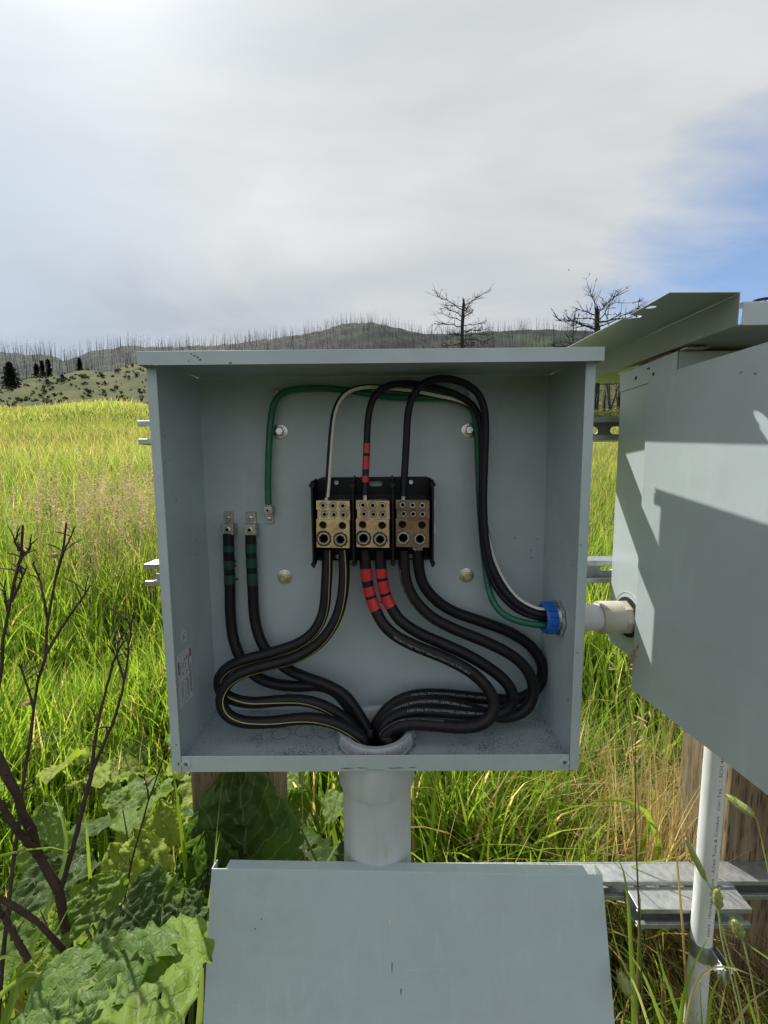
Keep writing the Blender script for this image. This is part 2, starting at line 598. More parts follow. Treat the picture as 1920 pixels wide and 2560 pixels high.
M['grass'] = vegmat('grass_blade', 0.55, 0.42, 0.35, 1.0, 1.9)
M['seed'] = vegmat('seed_head_straw', 0.4, 0.9, 0.02, 1.0, 1.25)
M['needles'] = vegmat('pine_needles', 0.15, 0.6, 0.2, 1.0, 1.2)
M['dead'] = simple('charred_wood', (0.028, 0.024, 0.023), 0.85, 0.0, 0.4, 6)
M['dead_grey'] = simple('bleached_dead_wood', (0.20, 0.18, 0.165), 0.85, 0.0, 0.35, 3)
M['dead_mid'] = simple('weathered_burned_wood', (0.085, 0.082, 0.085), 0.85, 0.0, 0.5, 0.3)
M['stalk'] = simple('dead_brown_stalk', (0.050, 0.030, 0.024), 0.75, 0.0, 0.5, 60, 0.5, 160)
M['leaf_stalk'] = simple('leaf_stalk_green', (0.13, 0.17, 0.05), 0.6, 0.0, 0.25, 60)
M['straw'] = simple('dry_seed_straw', (0.40, 0.30, 0.16), 0.7, 0.0, 0.25, 80)
M['foxtail'] = simple('pale_green_seed_head', (0.30, 0.33, 0.11), 0.7, 0.0, 0.25, 300)


def leafmat():
    m = bpy.data.materials.new('burdock_leaf')
    m.use_nodes = True
    t = m.node_tree
    t.nodes.clear()
    uv = N(t, 'ShaderNodeUVMap', uv_map='UVMap')
    s = N(t, 'ShaderNodeSeparateXYZ')
    t.links.new(uv.outputs[0], s.inputs[0])
    u = s.outputs[0]
    v = mathn(t, 'ABSOLUTE', mathn(t, 'SUBTRACT', s.outputs[1], 0.5))
    pos = objcoord(t)
    wob = noise(t, pos, 25.0, 2.0, 0.5)
    mid = mathn(t, 'LESS_THAN', v, mathn(t, 'SUBTRACT', 0.016, mathn(t, 'MULTIPLY', u, 0.012)))
    q = mathn(t, 'ADD', mathn(t, 'SUBTRACT', mathn(t, 'MULTIPLY', u, 6.0), mathn(t, 'MULTIPLY', v, 5.5)), mathn(t, 'MULTIPLY', wob, 0.5))
    fr = mathn(t, 'ABSOLUTE', mathn(t, 'SUBTRACT', mathn(t, 'FRACT', q), 0.5))
    side = mathn(t, 'LESS_THAN', fr, 0.035)
    vo = N(t, 'ShaderNodeTexVoronoi', feature='DISTANCE_TO_EDGE', ins={'Scale': 95.0})
    t.links.new(pos, vo.inputs['Vector'])
    fine = ramp(t, vo.outputs['Distance'], [(0.0, (1, 1, 1)), (0.09, (0, 0, 0))])
    vein = mathn(t, 'MAXIMUM', mid, side)
    a = N(t, 'ShaderNodeAttribute', attribute_name='Col')
    n = noise(t, pos, 14.0, 5.0, 0.6)
    base = mixc(t, ramp(t, n, [(0.3, (0, 0, 0)), (0.7, (1, 1, 1))]), mixc(t, 1.0, a.outputs['Color'], (0.78, 0.82, 0.8), 'MULTIPLY'), a.outputs['Color'])
    base = mixc(t, mathn(t, 'MULTIPLY', fine, 0.12), base, (0.17, 0.23, 0.07))
    base = mixc(t, mathn(t, 'MULTIPLY', vein, 0.55), base, (0.26, 0.31, 0.13))
    b = N(t, 'ShaderNodeBsdfPrincipled')
    b.inputs['Roughness'].default_value = 0.55
    b.inputs['Specular IOR Level'].default_value = 0.25
    t.links.new(base, b.inputs['Base Color'])
    tr = N(t, 'ShaderNodeBsdfTranslucent')
    t.links.new(mixc(t, 1.0, base, (2.0, 2.1, 0.9), 'MULTIPLY'), tr.inputs[0])
    hgt = mathn(t, 'ADD', mathn(t, 'MULTIPLY', fine, -0.6), mathn(t, 'MULTIPLY', noise(t, pos, 60.0, 3.0, 0.5), 1.0))
    hgt = mathn(t, 'SUBTRACT', hgt, mathn(t, 'MULTIPLY', vein, 0.8))
    bn = N(t, 'ShaderNodeBump', ins={'Strength': 0.38, 'Distance': 0.004})
    t.links.new(hgt, bn.inputs['Height'])
    t.links.new(bn.outputs[0], b.inputs['Normal'])
    mx = N(t, 'ShaderNodeMixShader')
    mx.inputs[0].default_value = 0.34
    t.links.new(b.outputs[0], mx.inputs[1])
    t.links.new(tr.outputs[0], mx.inputs[2])
    o = N(t, 'ShaderNodeOutputMaterial')
    t.links.new(mx.outputs[0], o.inputs[0])
    return m


M['leaf'] = leafmat()


def groundmat(name, stops, scale, detail=8.0, bump=0.6, stretch=1.0, fine=None):
    m, t, b = newmat(name)
    pos = geopos(t)
    mpn = N(t, 'ShaderNodeMapping')
    mpn.inputs['Scale'].default_value = (1, 1, stretch)
    t.links.new(pos, mpn.inputs[0])
    n = noise(t, mpn.outputs[0], scale, detail, 0.65, 0.3)
    c = ramp(t, n, stops)
    if fine:
        f = noise(t, mpn.outputs[0], fine[0], 5.0, 0.7)
        c = mixc(t, ramp(t, f, [(fine[1], (0, 0, 0)), (fine[1] + 0.12, (0.85, 0.85, 0.85))]), c, fine[2])
    t.links.new(c, b.inputs['Base Color'])
    b.inputs['Roughness'].default_value = 0.95
    b.inputs['Specular IOR Level'].default_value = 0.1
    bn = N(t, 'ShaderNodeBump', ins={'Strength': bump, 'Distance': 0.2})
    t.links.new(noise(t, pos, scale * 4, 6.0, 0.7), bn.inputs['Height'])
    t.links.new(bn.outputs[0], b.inputs['Normal'])
    return m


M['soil'] = groundmat('meadow_soil_and_thatch', [(0.3, (0.022, 0.019, 0.011)), (0.5, (0.060, 0.062, 0.024)), (0.7, (0.11, 0.11, 0.045))], 2.2)
M['hill'] = groundmat('dry_shrub_slope', [(0.32, (0.040, 0.056, 0.015)), (0.5, (0.072, 0.086, 0.024)), (0.66, (0.120, 0.112, 0.040))], 0.16, 8.0, 0.8,
                      1.0, (0.5, 0.60, (0.05, 0.055, 0.035)))
M['farhill'] = groundmat('burned_hillside', [(0.32, (0.024, 0.029, 0.034)), (0.5, (0.040, 0.050, 0.046)), (0.68, (0.070, 0.092, 0.052))], 0.02, 9.0, 0.9,
                         1.0, (0.22, 0.58, (0.05, 0.05, 0.05)))

# ------------------------------------------------------------------ the land
AZ_T = np.radians([-180, -90, -60, -42, -38.5, -36.8, -34, -30.5, -28, -20.5, -16.7, -11.6, -8.5, -5.4, -1.6, 2.1, 5.2, 8.9, 15, 19, 23, 30, 45, 90, 180])
EL_FAR = np.array([10, 10, 10.5, 11.4, 11.7, 11.4, 12.8, 13.7, 13.8, 14.8, 15.6, 16.5, 17.1, 18.1, 18.25, 17.5, 16.8, 16.7, 16.6, 16.4, 15.9, 14.5, 13, 11, 10])
AZ_H = np.radians([-180, -60, -42.2, -38, -34, -29, -22, -10, 5, 20, 30, 60, 180])
EL_H = np.array([6, 7, 8.3, 9.6, 10.5, 12.0, 12.8, 12.5, 11.5, 10.5, 9.5, 8, 6])
AZ_M = np.radians([-180, -90, -42, -34, -20, 0, 20, 29, 50, 180])
EL_M = np.array([3, 5, 7.2, 7.6, 7.5, 7.0, 5.9, 5.0, 4.0, 3])
R_M, R_H, R_F = 38.0, 150.0, 420.0


def sstep(x):
    x = np.clip(x, 0, 1)
    return x * x * (3 - 2 * x)


def land(x, y):
    x = np.asarray(x, float) - CAM[0]
    y = np.asarray(y, float) - CAM[1]
    r = np.hypot(x, y)
    az = np.arctan2(x, y)
    zm = 1.2 + R_M * np.tan(np.radians(np.interp(az, AZ_M, EL_M))) - 0.45
    zh = 1.2 + R_H * np.tan(np.radians(np.interp(az, AZ_H, EL_H)))
    zf = 1.2 + R_F * np.tan(np.radians(np.interp(az, AZ_T, EL_FAR)))
    front = sstep((np.cos(az) + 0.2) / 0.6)          # behind the viewer the land lies flat
    w1 = np.clip((r - 1.6) / (R_M - 1.6), 0, 1)
    z = zm * (0.12 * sstep(w1) + 0.88 * w1)
    d1 = sstep((r - R_M) / 8.0)
    dip = zm + (0.35 * (zh - zm) * np.clip((r - R_M) / (R_H - R_M), 0, 1)) - 0.6 * d1
    w2 = sstep((r - R_M - 4) / (R_H - R_M - 4))
    z = np.where(r > R_M, zm + (zh - zm) * (0.35 * np.clip((r - R_M) / (R_H - R_M), 0, 1) + 0.65 * w2) - 0.5 * d1 * (1 - w2), z)
    w3 = np.clip((r - R_H - 12) / (R_F - R_H - 12), 0, 1)
    zdip = zh - 3.0 * sstep((r - R_H) / 12.0)
    z = np.where(r > R_H, zdip + (zf - zdip) * (0.4 * w3 + 0.6 * sstep(w3)), z)
    over = np.clip((r - R_F) / 700.0, 0, 1)
    z = np.where(r > R_F, zf * (1 - 0.75 * sstep(over)), z)
    wav = 0.5 * np.sin(x * 0.21 + 1.3) * np.sin(y * 0.17 + 0.4) + 0.3 * np.sin(x * 0.5 + y * 0.37)
    z = z + wav * sstep((r - 4) / 30) * 0.55 + wav * sstep((r - 70) / 100) * 1.2 * (r < R_F - 20)
    micro = 0.03 * np.sin(x * 3.1 + 0.7) * np.sin(y * 2.7) * sstep((r - 0.8) / 2)
    return z * front + micro


def landmesh(name, radii, mat, az_n=360, smooth=True):
    az = np.linspace(-math.pi, math.pi, az_n, endpoint=False)
    rr = np.array(radii)
    A, Rr = np.meshgrid(az, rr)
    X = CAM[0] + Rr * np.sin(A)
    Y = CAM[1] + Rr * np.cos(A)
    Z = land(X, Y)
    vs = np.stack([X, Y, Z], -1).reshape(-1, 3)
    n, k = az_n, len(rr)
    i, j = np.meshgrid(np.arange(k - 1), np.arange(n), indexing='ij')
    j2 = (j + 1) % n
    fs = np.stack([i * n + j, i * n + j2, (i + 1) * n + j2, (i + 1) * n + j], -1).reshape(-1, 4)
    me = bpy.data.meshes.new(name)
    me.from_pydata(vs.tolist(), [], [tuple(f)[::-1] for f in fs.tolist()])
    me.materials.append(mat)
    me.shade_smooth()
    o = bpy.data.objects.new(name, me)
    COL.objects.link(o)
    o['kind'] = 'structure'
    return o


landmesh('ground', np.concatenate([[0.001], np.linspace(0.25, 6, 24), np.geomspace(6.6, 40.0, 34)]), M['soil'])
landmesh('hillside', np.concatenate([np.linspace(40.0, 60, 10), np.linspace(64, 165, 34)]), M['hill'], 480)
landmesh('distant_hills', np.concatenate([np.linspace(165, 440, 60), np.geomspace(460, 4500, 16)]), M['farhill'], 720)

# ------------------------------------------------------------------ the junction box
ZB = 0.7485
HW = 0.305
D = 0.1566
HH = 0.5898
FL = 0.0137
T = 0.0018
BCX, BCY = 0.0005, 0.068        # centre of the big conduit
CR = 0.0572

box = thing('junction_box', (0, 0.08, ZB), 'open grey steel junction box with cables looping inside it', 'junction box')
o = MB().box((-HW, D, ZB), (HW, D + T, ZB + 0.6105)).build('back_panel', M['paint'], box)
# side walls, the right-hand one with the opening for the short conduit
o = MB().box((-HW, 0, ZB), (-HW + T, D, ZB + 0.609)).build('side_wall', M['paint'], box)
PCY, PCZ = 0.080, 0.9545
mb = MB()
mb.plate([(0, ZB), (D, ZB), (D, ZB + 0.609), (0, ZB + 0.609)], [circle(PCY, PCZ, 0.0215, 32)], lambda u, v, w: (HW - w, u, v), T)
mb.build('side_wall', M['paint'], box)
for s in (-1, 1):
    mb = MB()
    xa, xb = sorted((s * HW, s * (HW - FL)))
    mb.box((xa, -0.002, ZB), (xb, -0.0001, ZB + 0.6))
    bevel(mb.build('side_flange', M['paint'], box), 0.0009)
    mb = MB()
    xa, xb = sorted((s * (HW - T - 0.0003), s * (HW - 2 * T - 0.0003)))
    mb.box((xa, 0.001, ZB + 0.0025), (xb, D - 0.0008, ZB + 0.0122))
    mb.build('floor_seam', M['paint'], box)
mb = MB()
mb.plate([(-HW + T + 0.0002, 0.0), (HW - T - 0.0002, 0.0), (HW - T - 0.0002, D - 0.0002), (-HW + T + 0.0002, D - 0.0002)],
         [circle(BCX, BCY, 0.056, 48)], lambda u, v, w: (u, v, ZB + w), 0.002)
mb.build('floor_panel', M['paint_floor'], box)
mb = MB()
mb.plate([(-HW + FL + 0.0012, ZB), (-0.012, ZB), (-0.012, ZB + 0.0028), (0.012, ZB + 0.0028), (0.012, ZB), (HW - FL - 0.0012, ZB), (HW - FL - 0.0012, ZB + 0.0251), (-HW + FL + 0.0012, ZB + 0.0251)],
         [circle(-0.2835, ZB + 0.0128, 0.0035, 16), circle(0.2835, ZB + 0.0128, 0.0035, 16)], lambda u, v, w: (u, -0.0022 + w, v), 0.0019)
bevel(mb.build('bottom_lip', M['paint'], box), 0.0004, 1)
for s in (-1, 1):
    mb = MB()
    mb.lathe((s * 0.2835, -0.0023, ZB + 0.0128), (0, -1, 0), [(0.0034, -0.012), (0.0034, 0.0012), (0.0062, 0.0014), (0.0073, 0.0009), (0.0076, 0.0), (0.0055, -0.001), (0.0055, -0.012)], 24, True)
    n_ = mb.build('rivet_nut', M['paint'], box, True)
    MB().lathe((s * 0.2835, 0.004, ZB + 0.0128), (0, -1, 0), [(0.0, 0.0), (0.0034, 0.0)], 16).build('thread_hole', M['dark_hole'], n_)
    MB().lathe((s * 0.2755, 0.0165, ZB + 0.0022), (0, 0, 1), [(0.0045, 0), (0.0045, 0.008), (0.0035, 0.011), (0.0, 0.012)], 16).build('floor_plug', M['bushing_grey'], box, True)
# roof hood with drip lip, rising slightly to the back
OV, OF = 0.002, 0.0194
zr0, zr1 = ZB + HH + 0.0177, ZB + HH + 0.0232
mb = MB()
xs = HW + OV
mb.add([(-xs, -OF, zr0 - T), (xs, -OF, zr0 - T), (xs, D + 0.012, zr1 - T), (-xs, D + 0.012, zr1 - T),
        (-xs, -OF, zr0), (xs, -OF, zr0), (xs, D + 0.012, zr1), (-xs, D + 0.012, zr1)],
       [(0, 3, 2, 1), (4, 5, 6, 7), (0, 1, 5, 4), (1, 2, 6, 5), (2, 3, 7, 6), (3, 0, 4, 7)])
mb.box((-xs, -OF, ZB + HH), (xs, -OF + T, zr0 - T * 0.5))
for s in (-1, 1):
    xa, xb = sorted((s * xs, s * (xs - T * 0.7)))
    mb.box((xa, -OF + T * 0.5, ZB + HH + 0.0005), (xb, D + 0.012, zr0 - T * 0.5))
bevel(mb.build('roof_hood', M['paint'], box), 0.0017, 3)
MB().box((-HW + 0.02, -OF - 0.0002, ZB + HH - 0.0002), (HW - 0.02, -OF + 0.0004, ZB + HH + 0.0006)).build('lip_edge', M['paint'], box)
# marks on the paint
for (px, py, w, h, mt) in ((478, 884, 5, 4, 'edge_wear'), (486, 889, 7, 4, 'edge_wear'), (494, 893, 6, 5, 'edge_wear'), (500, 899, 7, 5, 'edge_wear'), (471, 903, 3, 3, 'edge_wear'),
                           (576, 907, 12, 4, 'rust'), (914, 887, 2.5, 11, 'scratch'), (389, 888, 3, 3, 'scratch')):
    c = at(px, py, -OF - 0.0003)
    k = 0.56 / FPX
    pts = [(c[0] + k * w / 2 * math.cos(a) * random.uniform(.6, 1.1), c[2] + k * h / 2 * math.sin(a) * random.uniform(.6, 1.1)) for a in np.linspace(0, 2 * math.pi, 9)[:-1]]
    MB().plate(pts, [], lambda u, v, w: (u, c[1] - w, v), 0.0001).build('paint_chip', M[mt], box)
for (px, py, w, h, mt) in ((868, 1921, 45, 3, 'rust'), (905, 1920, 30, 2.5, 'rust'), (990, 1920, 40, 3.5, 'rust'), (1030, 1919, 25, 2, 'rust'), (1420, 1750, 3, 14, 'edge_wear'), (1444, 1632, 5, 4, 'edge_wear'), (440, 1862, 4, 5, 'edge_wear'), (446, 1910, 6, 9, 'edge_wear')):
    c = at(px, py, -0.0027)
    if px in (1420, 1444, 440, 446):
        c = at(px, py, -0.0024)
    k = 0.62 / FPX
    pts = [(c[0] + k * w / 2 * math.cos(a) * random.uniform(.5, 1.1), c[2] + k * h / 2 * math.sin(a) * random.uniform(.5, 1.1)) for a in np.linspace(0, 2 * math.pi, 12)[:-1]]
    if abs(c[0]) < HW:
        MB().plate(pts, [], lambda u, v, w: (u, c[1] - w, v), 0.0001).build('paint_chip', M[mt], box)
# bolts and studs on the back wall
for i, (px, py, mt) in enumerate(((701, 1079, 'zinc'), (1172, 1076, 'zinc'), (712, 1442, 'zinc_yellow'), (1166, 1438, 'zinc_yellow'))):
    c = at(px, py, D - 0.001)
    mb = MB().lathe((c[0], D - 0.0002, c[2]), (0, -1, 0), [(0.0, 0.0), (0.0128, 0.0), (0.0134, 0.0008), (0.0130, 0.0016), (0.0116, 0.0020), (0.0, 0.0020)], 32)
    wsh = mb.build('mounting_bolt', M['zinc'], box, True)
    mb = MB().lathe((c[0], D - 0.0022, c[2]), (0, -1, 0), [(0.0, 0.0), (0.0092, 0.0), (0.0090, 0.0016), (0.0072, 0.002), (0.0, 0.002)], 24)
    mb.build('lock_washer', M['zinc'], wsh, True)
    mb = MB().lathe((c[0], D - 0.004, c[2]), (0, -1, 0), [(0.0, 0.0), (0.0078, 0.0), (0.0078, 0.0048), (0.0066, 0.0060), (0.0, 0.0060)], 6)
    bevel(mb.build('bolt_head', M[mt], wsh), 0.0004, 1)
for (px, py) in ((693, 983), (1175, 980), (720, 1741)):
    c = at(px, py, D - 0.001)
    MB().lathe((c[0], D - 0.0002, c[2]), (0, -1, 0), [(0.0, 0.0), (0.0082, 0.0), (0.0078, 0.0012), (0.0055, 0.0016), (0.0053, 0.004), (0.0045, 0.0046), (0.0, 0.0046)], 20).build('wall_stud', M['alu'], box, True)
# knock-out rings in the floor
for (x, y) in ((-0.163, 0.086), (-0.124, 0.092), (-0.086, 0.088)):
    MB().lathe((x, y, ZB + 0.0021), (0, 0, 1), [(0.0158, 0.0), (0.0158, 0.0003), (0.0163, 0.0003), (0.0163, 0.0)], 32, True).build('knockout_ring', M['edge_wear'], box)
# label and round sticker on the left wall
XL = -HW + T + 0.0003


def text_mesh(body, size, align='LEFT'):
    cu = bpy.data.curves.new('t', 'FONT')
    cu.body = body
    cu.size = size
    cu.align_x = align
    cu.resolution_u = 2
    ob = bpy.data.objects.new('t', cu)
    COL.objects.link(ob)
    bpy.context.view_layer.update()
    dg = bpy.context.evaluated_depsgraph_get()
    me = bpy.data.meshes.new_from_object(ob.evaluated_get(dg))
    v = np.zeros(len(me.vertices) * 3)
    me.vertices.foreach_get('co', v)
    fs = [tuple(p.vertices) for p in me.polygons]
    bpy.data.objects.remove(ob)
    bpy.data.curves.remove(cu)
    bpy.data.meshes.remove(me)
    return v.reshape(-1, 3), fs


def text_on(body, size, fn, name, mat, parent, align='LEFT'):
    v, fs = text_mesh(body, size, align)
    mb = MB()
    mb.add([fn(p[0], p[1]) for p in v], fs)
    return mb.build(name, mat, parent, fix=False)


lab = MB().plate([(0.0262, 0.8310), (0.0712, 0.8295), (0.0722, 0.9155), (0.0268, 0.9175)], [], lambda u, v, w: (XL + w, u, v), 0.0003).build('label', M['sticker'], box)
XT = XL + 0.00045
MB().plate([(0.0655, 0.898), (0.0705, 0.898), (0.0705, 0.913), (0.0655, 0.913)], [], lambda u, v, w: (XT - 0.0002 + w, u, v), 0.0002).build('red_block', M['sticker_red'], lab)
random.seed(3)
# the printing runs down the label (turned a quarter), as on the photograph
mb = MB()


def bar(y0, y1, z0, z1):
    mb.box((XT - 0.0002, y0, z0), (XT, y1, z1))


for (y, z0, z1, hgt) in ((0.062, 0.875, 0.905, .0014), (0.0600, 0.884, 0.900, .0008), (0.0300, 0.885, 0.905, .0034), (0.0345, 0.878, 0.898, .0010), (0.0375, 0.845, 0.866, .0009),
                         (0.0680, 0.836, 0.886, .0012), (0.0655, 0.838, 0.884, .0012), (0.0630, 0.840, 0.870, .0010), (0.0575, 0.834, 0.866, .0012), (0.0550, 0.840, 0.868, .0010),
                         (0.0470, 0.834, 0.864, .0010), (0.0350, 0.834, 0.862, .0008)):
    z = z1
    while z > z0:
        dz = random.uniform(0.0012, 0.0042)
        bar(y - hgt / 2, y + hgt / 2, max(z0, z - dz), z)
        z -= dz + random.uniform(0.0006, 0.0012)
bar(0.0275, 0.0705, 0.8690, 0.8694)
bar(0.0405, 0.0409, 0.832, 0.869)
bar(0.0515, 0.0519, 0.832, 0.869)
for k in range(14):
    y = random.uniform(0.038, 0.056)
    z = random.uniform(0.878, 0.905)
    bar(y, y + random.uniform(0.001, 0.003), z, z + random.uniform(0.001, 0.004))
mb.build('label_print', M['print_dark'], lab)
rs = MB().plate(circle(0.0506, 0.938, 0.0098, 28), [], lambda u, v, w: (XL + w, u, v), 0.0003).build('round_sticker', M['sticker'], box)
text_on('UL', 0.0105, lambda a, b: (XT, 0.0512 + b - 0.0038, 0.938 - a), 'sticker_print', M['print_dark'], rs, 'CENTER')


# ------------------------------------------------------------------ distribution block
pdb = thing('distribution_block', (0, D, 1.03), 'black plastic power distribution block with three tarnished metal terminals', 'distribution block')
YB = D - 0.0006
mb = MB()
mb.plate([(-0.104, 1.038), (0.100, 1.038), (0.100, 1.180), (0.092, 1.186), (-0.092, 1.186), (-0.104, 1.180)],
         [slot(0.002, 1.1745, 0.024, 0.010)], lambda u, v, w: (u, YB - 0.010 + w, v), 0.010)
bevel(mb.build('base_plate', M['black_plastic'], pdb), 0.001)
MB().box((-0.09, YB - 0.026, 1.055), (0.087, YB - 0.0101, 1.158)).build('terminal_seat', M['black_plastic'], pdb)
for i, x in enumerate((-0.1015, -0.0345, 0.0305, 0.0965)):
    mb = MB()
    t_ = 0.0016
    prof = [(YB - 0.0102, 1.030), (0.094, 1.0415), (0.094, 1.1765), (YB - 0.0102, 1.189)]
    if i in (0, 3):
        prof = [(YB - 0.0102, 1.046), (0.098, 1.036), (0.094, 1.040), (0.094, 1.176), (0.098, 1.181), (YB - 0.0102, 1.184)]
    mb.plate(prof, [], lambda u, v, w: (x - t_ + w, u, v), 2 * t_)
    dv = bevel(mb.build('divider', M['black_plastic'], pdb), 0.0006)
    for z, dz in ((1.174, -1), (1.0435, 1)):
        mb = MB().lathe((x, 0.0925, z), (0, 1, 0), [(0.0018, 0.0005), (0.0040, 0), (0.0040, 0.014), (0.0, 0.016)], 14)
        mb.build('corner_post', M['black_plastic'], dv, True)
for (x, z) in ((-0.0665, 1.1765), (0.0635, 1.1765), (-0.0665, 1.0455), (0.0635, 1.0455)):
    mb = MB().lathe((x, YB - 0.010, z), (0, -1, 0), [(0.0, -0.004), (0.0042, -0.004), (0.0042, 0.0022), (0.0036, 0.0028), (0.0024, 0.0028), (0.0018, 0.0012), (0.0, 0.0012)], 18)
    mb.build('fixing_screw', M['zinc'], pdb, True)
    MB().plate(slot(x, z, 0.0155, 0.0125), [circle(x, z, 0.0048, 16)], lambda u, v, w: (u, YB - 0.0113 + w, v), 0.0012).build('screw_recess', M['black_plastic'], pdb)


def terminal(xc, zt, mat, tilt, tone):
    """stepped metal block: two rows of small socket screws over a big lug block"""
    YF = 0.088
    w = 0.0270
    mb = MB()

    def fp(u, v, wv):
        return (xc + u + (v - 1.12) * tilt, YF + wv, v + (u * -0.035))
    zb, zm, z2, z3 = zt - 0.077, zt - 0.0305, zt - 0.0150, zt
    bores = [(-0.0163, zm - 0.0095, 0.0062), (0.0155, zm - 0.0097, 0.0062), (-0.0152, zm - 0.0315, 0.0112), (0.0120, zm - 0.0325, 0.0104)]
    mb.plate([(-w, zb), (w, zb), (w, zm), (-w, zm)], [circle(a, b, r, 24) for a, b, r in bores], lambda u, v, q: fp(u, v, q), 0.004)
    mb.plate([(-w, zb), (w, zb), (w, zm), (-w, zm)], [circle(a, b, r, 24) for a, b, r in bores], lambda u, v, q: fp(u, v, 0.0041 + q), 0.012)
    mb.box((xc - w + 0.001, YF + 0.0165, zb + 0.001), (xc + w - 0.001, 0.1285, zm - 0.0005))
    root = bevel(mb.build('terminal', mat, pdb), 0.0004, 1)
    sm = MB()
    small = [(a, zt - 0.0078, 0.0) for a in (-0.0155, 0.0005, 0.0163)]
    small2 = [(a, zt - 0.0225, 0.0022) for a in (-0.0140, 0.0015, 0.0168)]
    sm.plate([(-w + 0.0006, z2), (w + 0.0006, z2), (w + 0.0006, z3), (-w + 0.0006, z3)], [circle(a, b, 0.0060, 18) for a, b, _ in small], lambda u, v, q: fp(u, v, q), 0.006)
    sm.plate([(-w + 0.002, zm + 0.0003), (w + 0.001, zm + 0.0003), (w + 0.001, z2 - 0.0003), (-w + 0.002, z2 - 0.0003)], [circle(a, b, 0.0060, 18) for a, b, _ in small2],
             lambda u, v, q: fp(u, v, 0.0022 + q), 0.006)
    sm.box((xc - w + 0.002, YF + 0.0085, zm + 0.0004), (xc + w - 0.001, 0.1285, z3 - 0.0008))
    bevel(sm.build('step_block', mat, root), 0.0004, 1)
    for k, (a, b, dy) in enumerate(small + small2):
        c = fp(a, b, dy)
        q = MB().lathe(c, (0, -1, 0), [(0.0052, -0.005), (0.0052, -0.0004), (0.0047, 0.0003), (0.0030, 0.0003), (0.0028, -0.0004), (0.0027, -0.0040)], 18)
        q.build('socket_screw', M['zinc'] if (k < 3 or tone == 0) else M['alu'], root, True)
        MB().lathe((c[0], c[1] + 0.0003, c[2]), (0, -1, 0), [(0.0, -0.0008), (0.00285, -0.0008)], 12).build('socket', M['dark_hole'], root)
    for k, (a, b, r) in enumerate(bores):
        c = fp(a, b, 0)
        if k < 2:
            q = MB().lathe(c, (0, -1, 0), [(0.0, -0.011), (0.003, -0.0105), (0.0042, -0.009), (0.0061, -0.0085)], 20)
            q.build('bore_screw', M['dark_hole'], root, True)  # blackened so the bore looks deep; shade put into the colour
        else:
            q = MB().lathe(c, (0, -1, 0), [(r * 0.95, -0.006), (r * 0.95, -0.0006), (r * 0.88, 0.0003), (r * 0.68, 0.0003), (r * 0.62, -0.001), (r * 0.60, -0.0055)], 28)
            ls = q.build('lug_screw', M['zinc'], root, True)
            MB().lathe(c, (0, -1, 0), [(0.0, -0.0040), (r * 0.615, -0.0040)], 24).build('drive_recess', M['recess'], root)
            # six points of the drive recess
            q = MB()
            for j in range(6):
                an = j * math.pi / 3 + 0.3
                q.lathe((c[0] + math.cos(an) * r * 0.60, c[1] + 0.0002, c[2] + math.sin(an) * r * 0.60), (0, -1, 0), [(0.0012, -0.004), (0.0012, -0.0004), (0.0, -0.0001)], 8)
            q.build('drive_points', M['recess'], root, True)
            # ring of brown contact compound squeezed out round the screw
            if tone < 2:
                m_ = 40
                outer = [(a + (r * 1.06 + random.uniform(0.0002, 0.0024)) * math.cos(2 * math.pi * i / m_), b + (r * 1.06 + random.uniform(0.0002, 0.0022)) * math.sin(2 * math.pi * i / m_)) for i in range(m_)]
                outer = [(max(-w + .0004, min(w - .0004, p[0])), max(zb + 0.0006, p[1])) for p in outer]
                MB().plate(outer, [circle(a, b, r * 0.985, m_)], lambda u, v, q_: fp(u, v, -0.0004 + q_), 0.00035).build('compound_ring', M['scorch'], root)
    return root


terminal(-0.0672, 1.1490, M['brass_a'], 0.01, 0)
terminal(-0.0025, 1.1490, M['brass_b'], 0.0, 1)
terminal(0.0622, 1.1490, M['brass_c'], -0.01, 2)
# white tag behind the right end of the block
MB().plate([(0.1005, 1.088), (0.108, 1.083), (0.109, 1.092), (0.1035, 1.108), (0.1035, 1.125), (0.1085, 1.141), (0.1065, 1.146), (0.1005, 1.146)], [],
           lambda u, v, w: (u, 0.150 + w, v), 0.0006).build('paper_tag', M['sticker'], pdb)


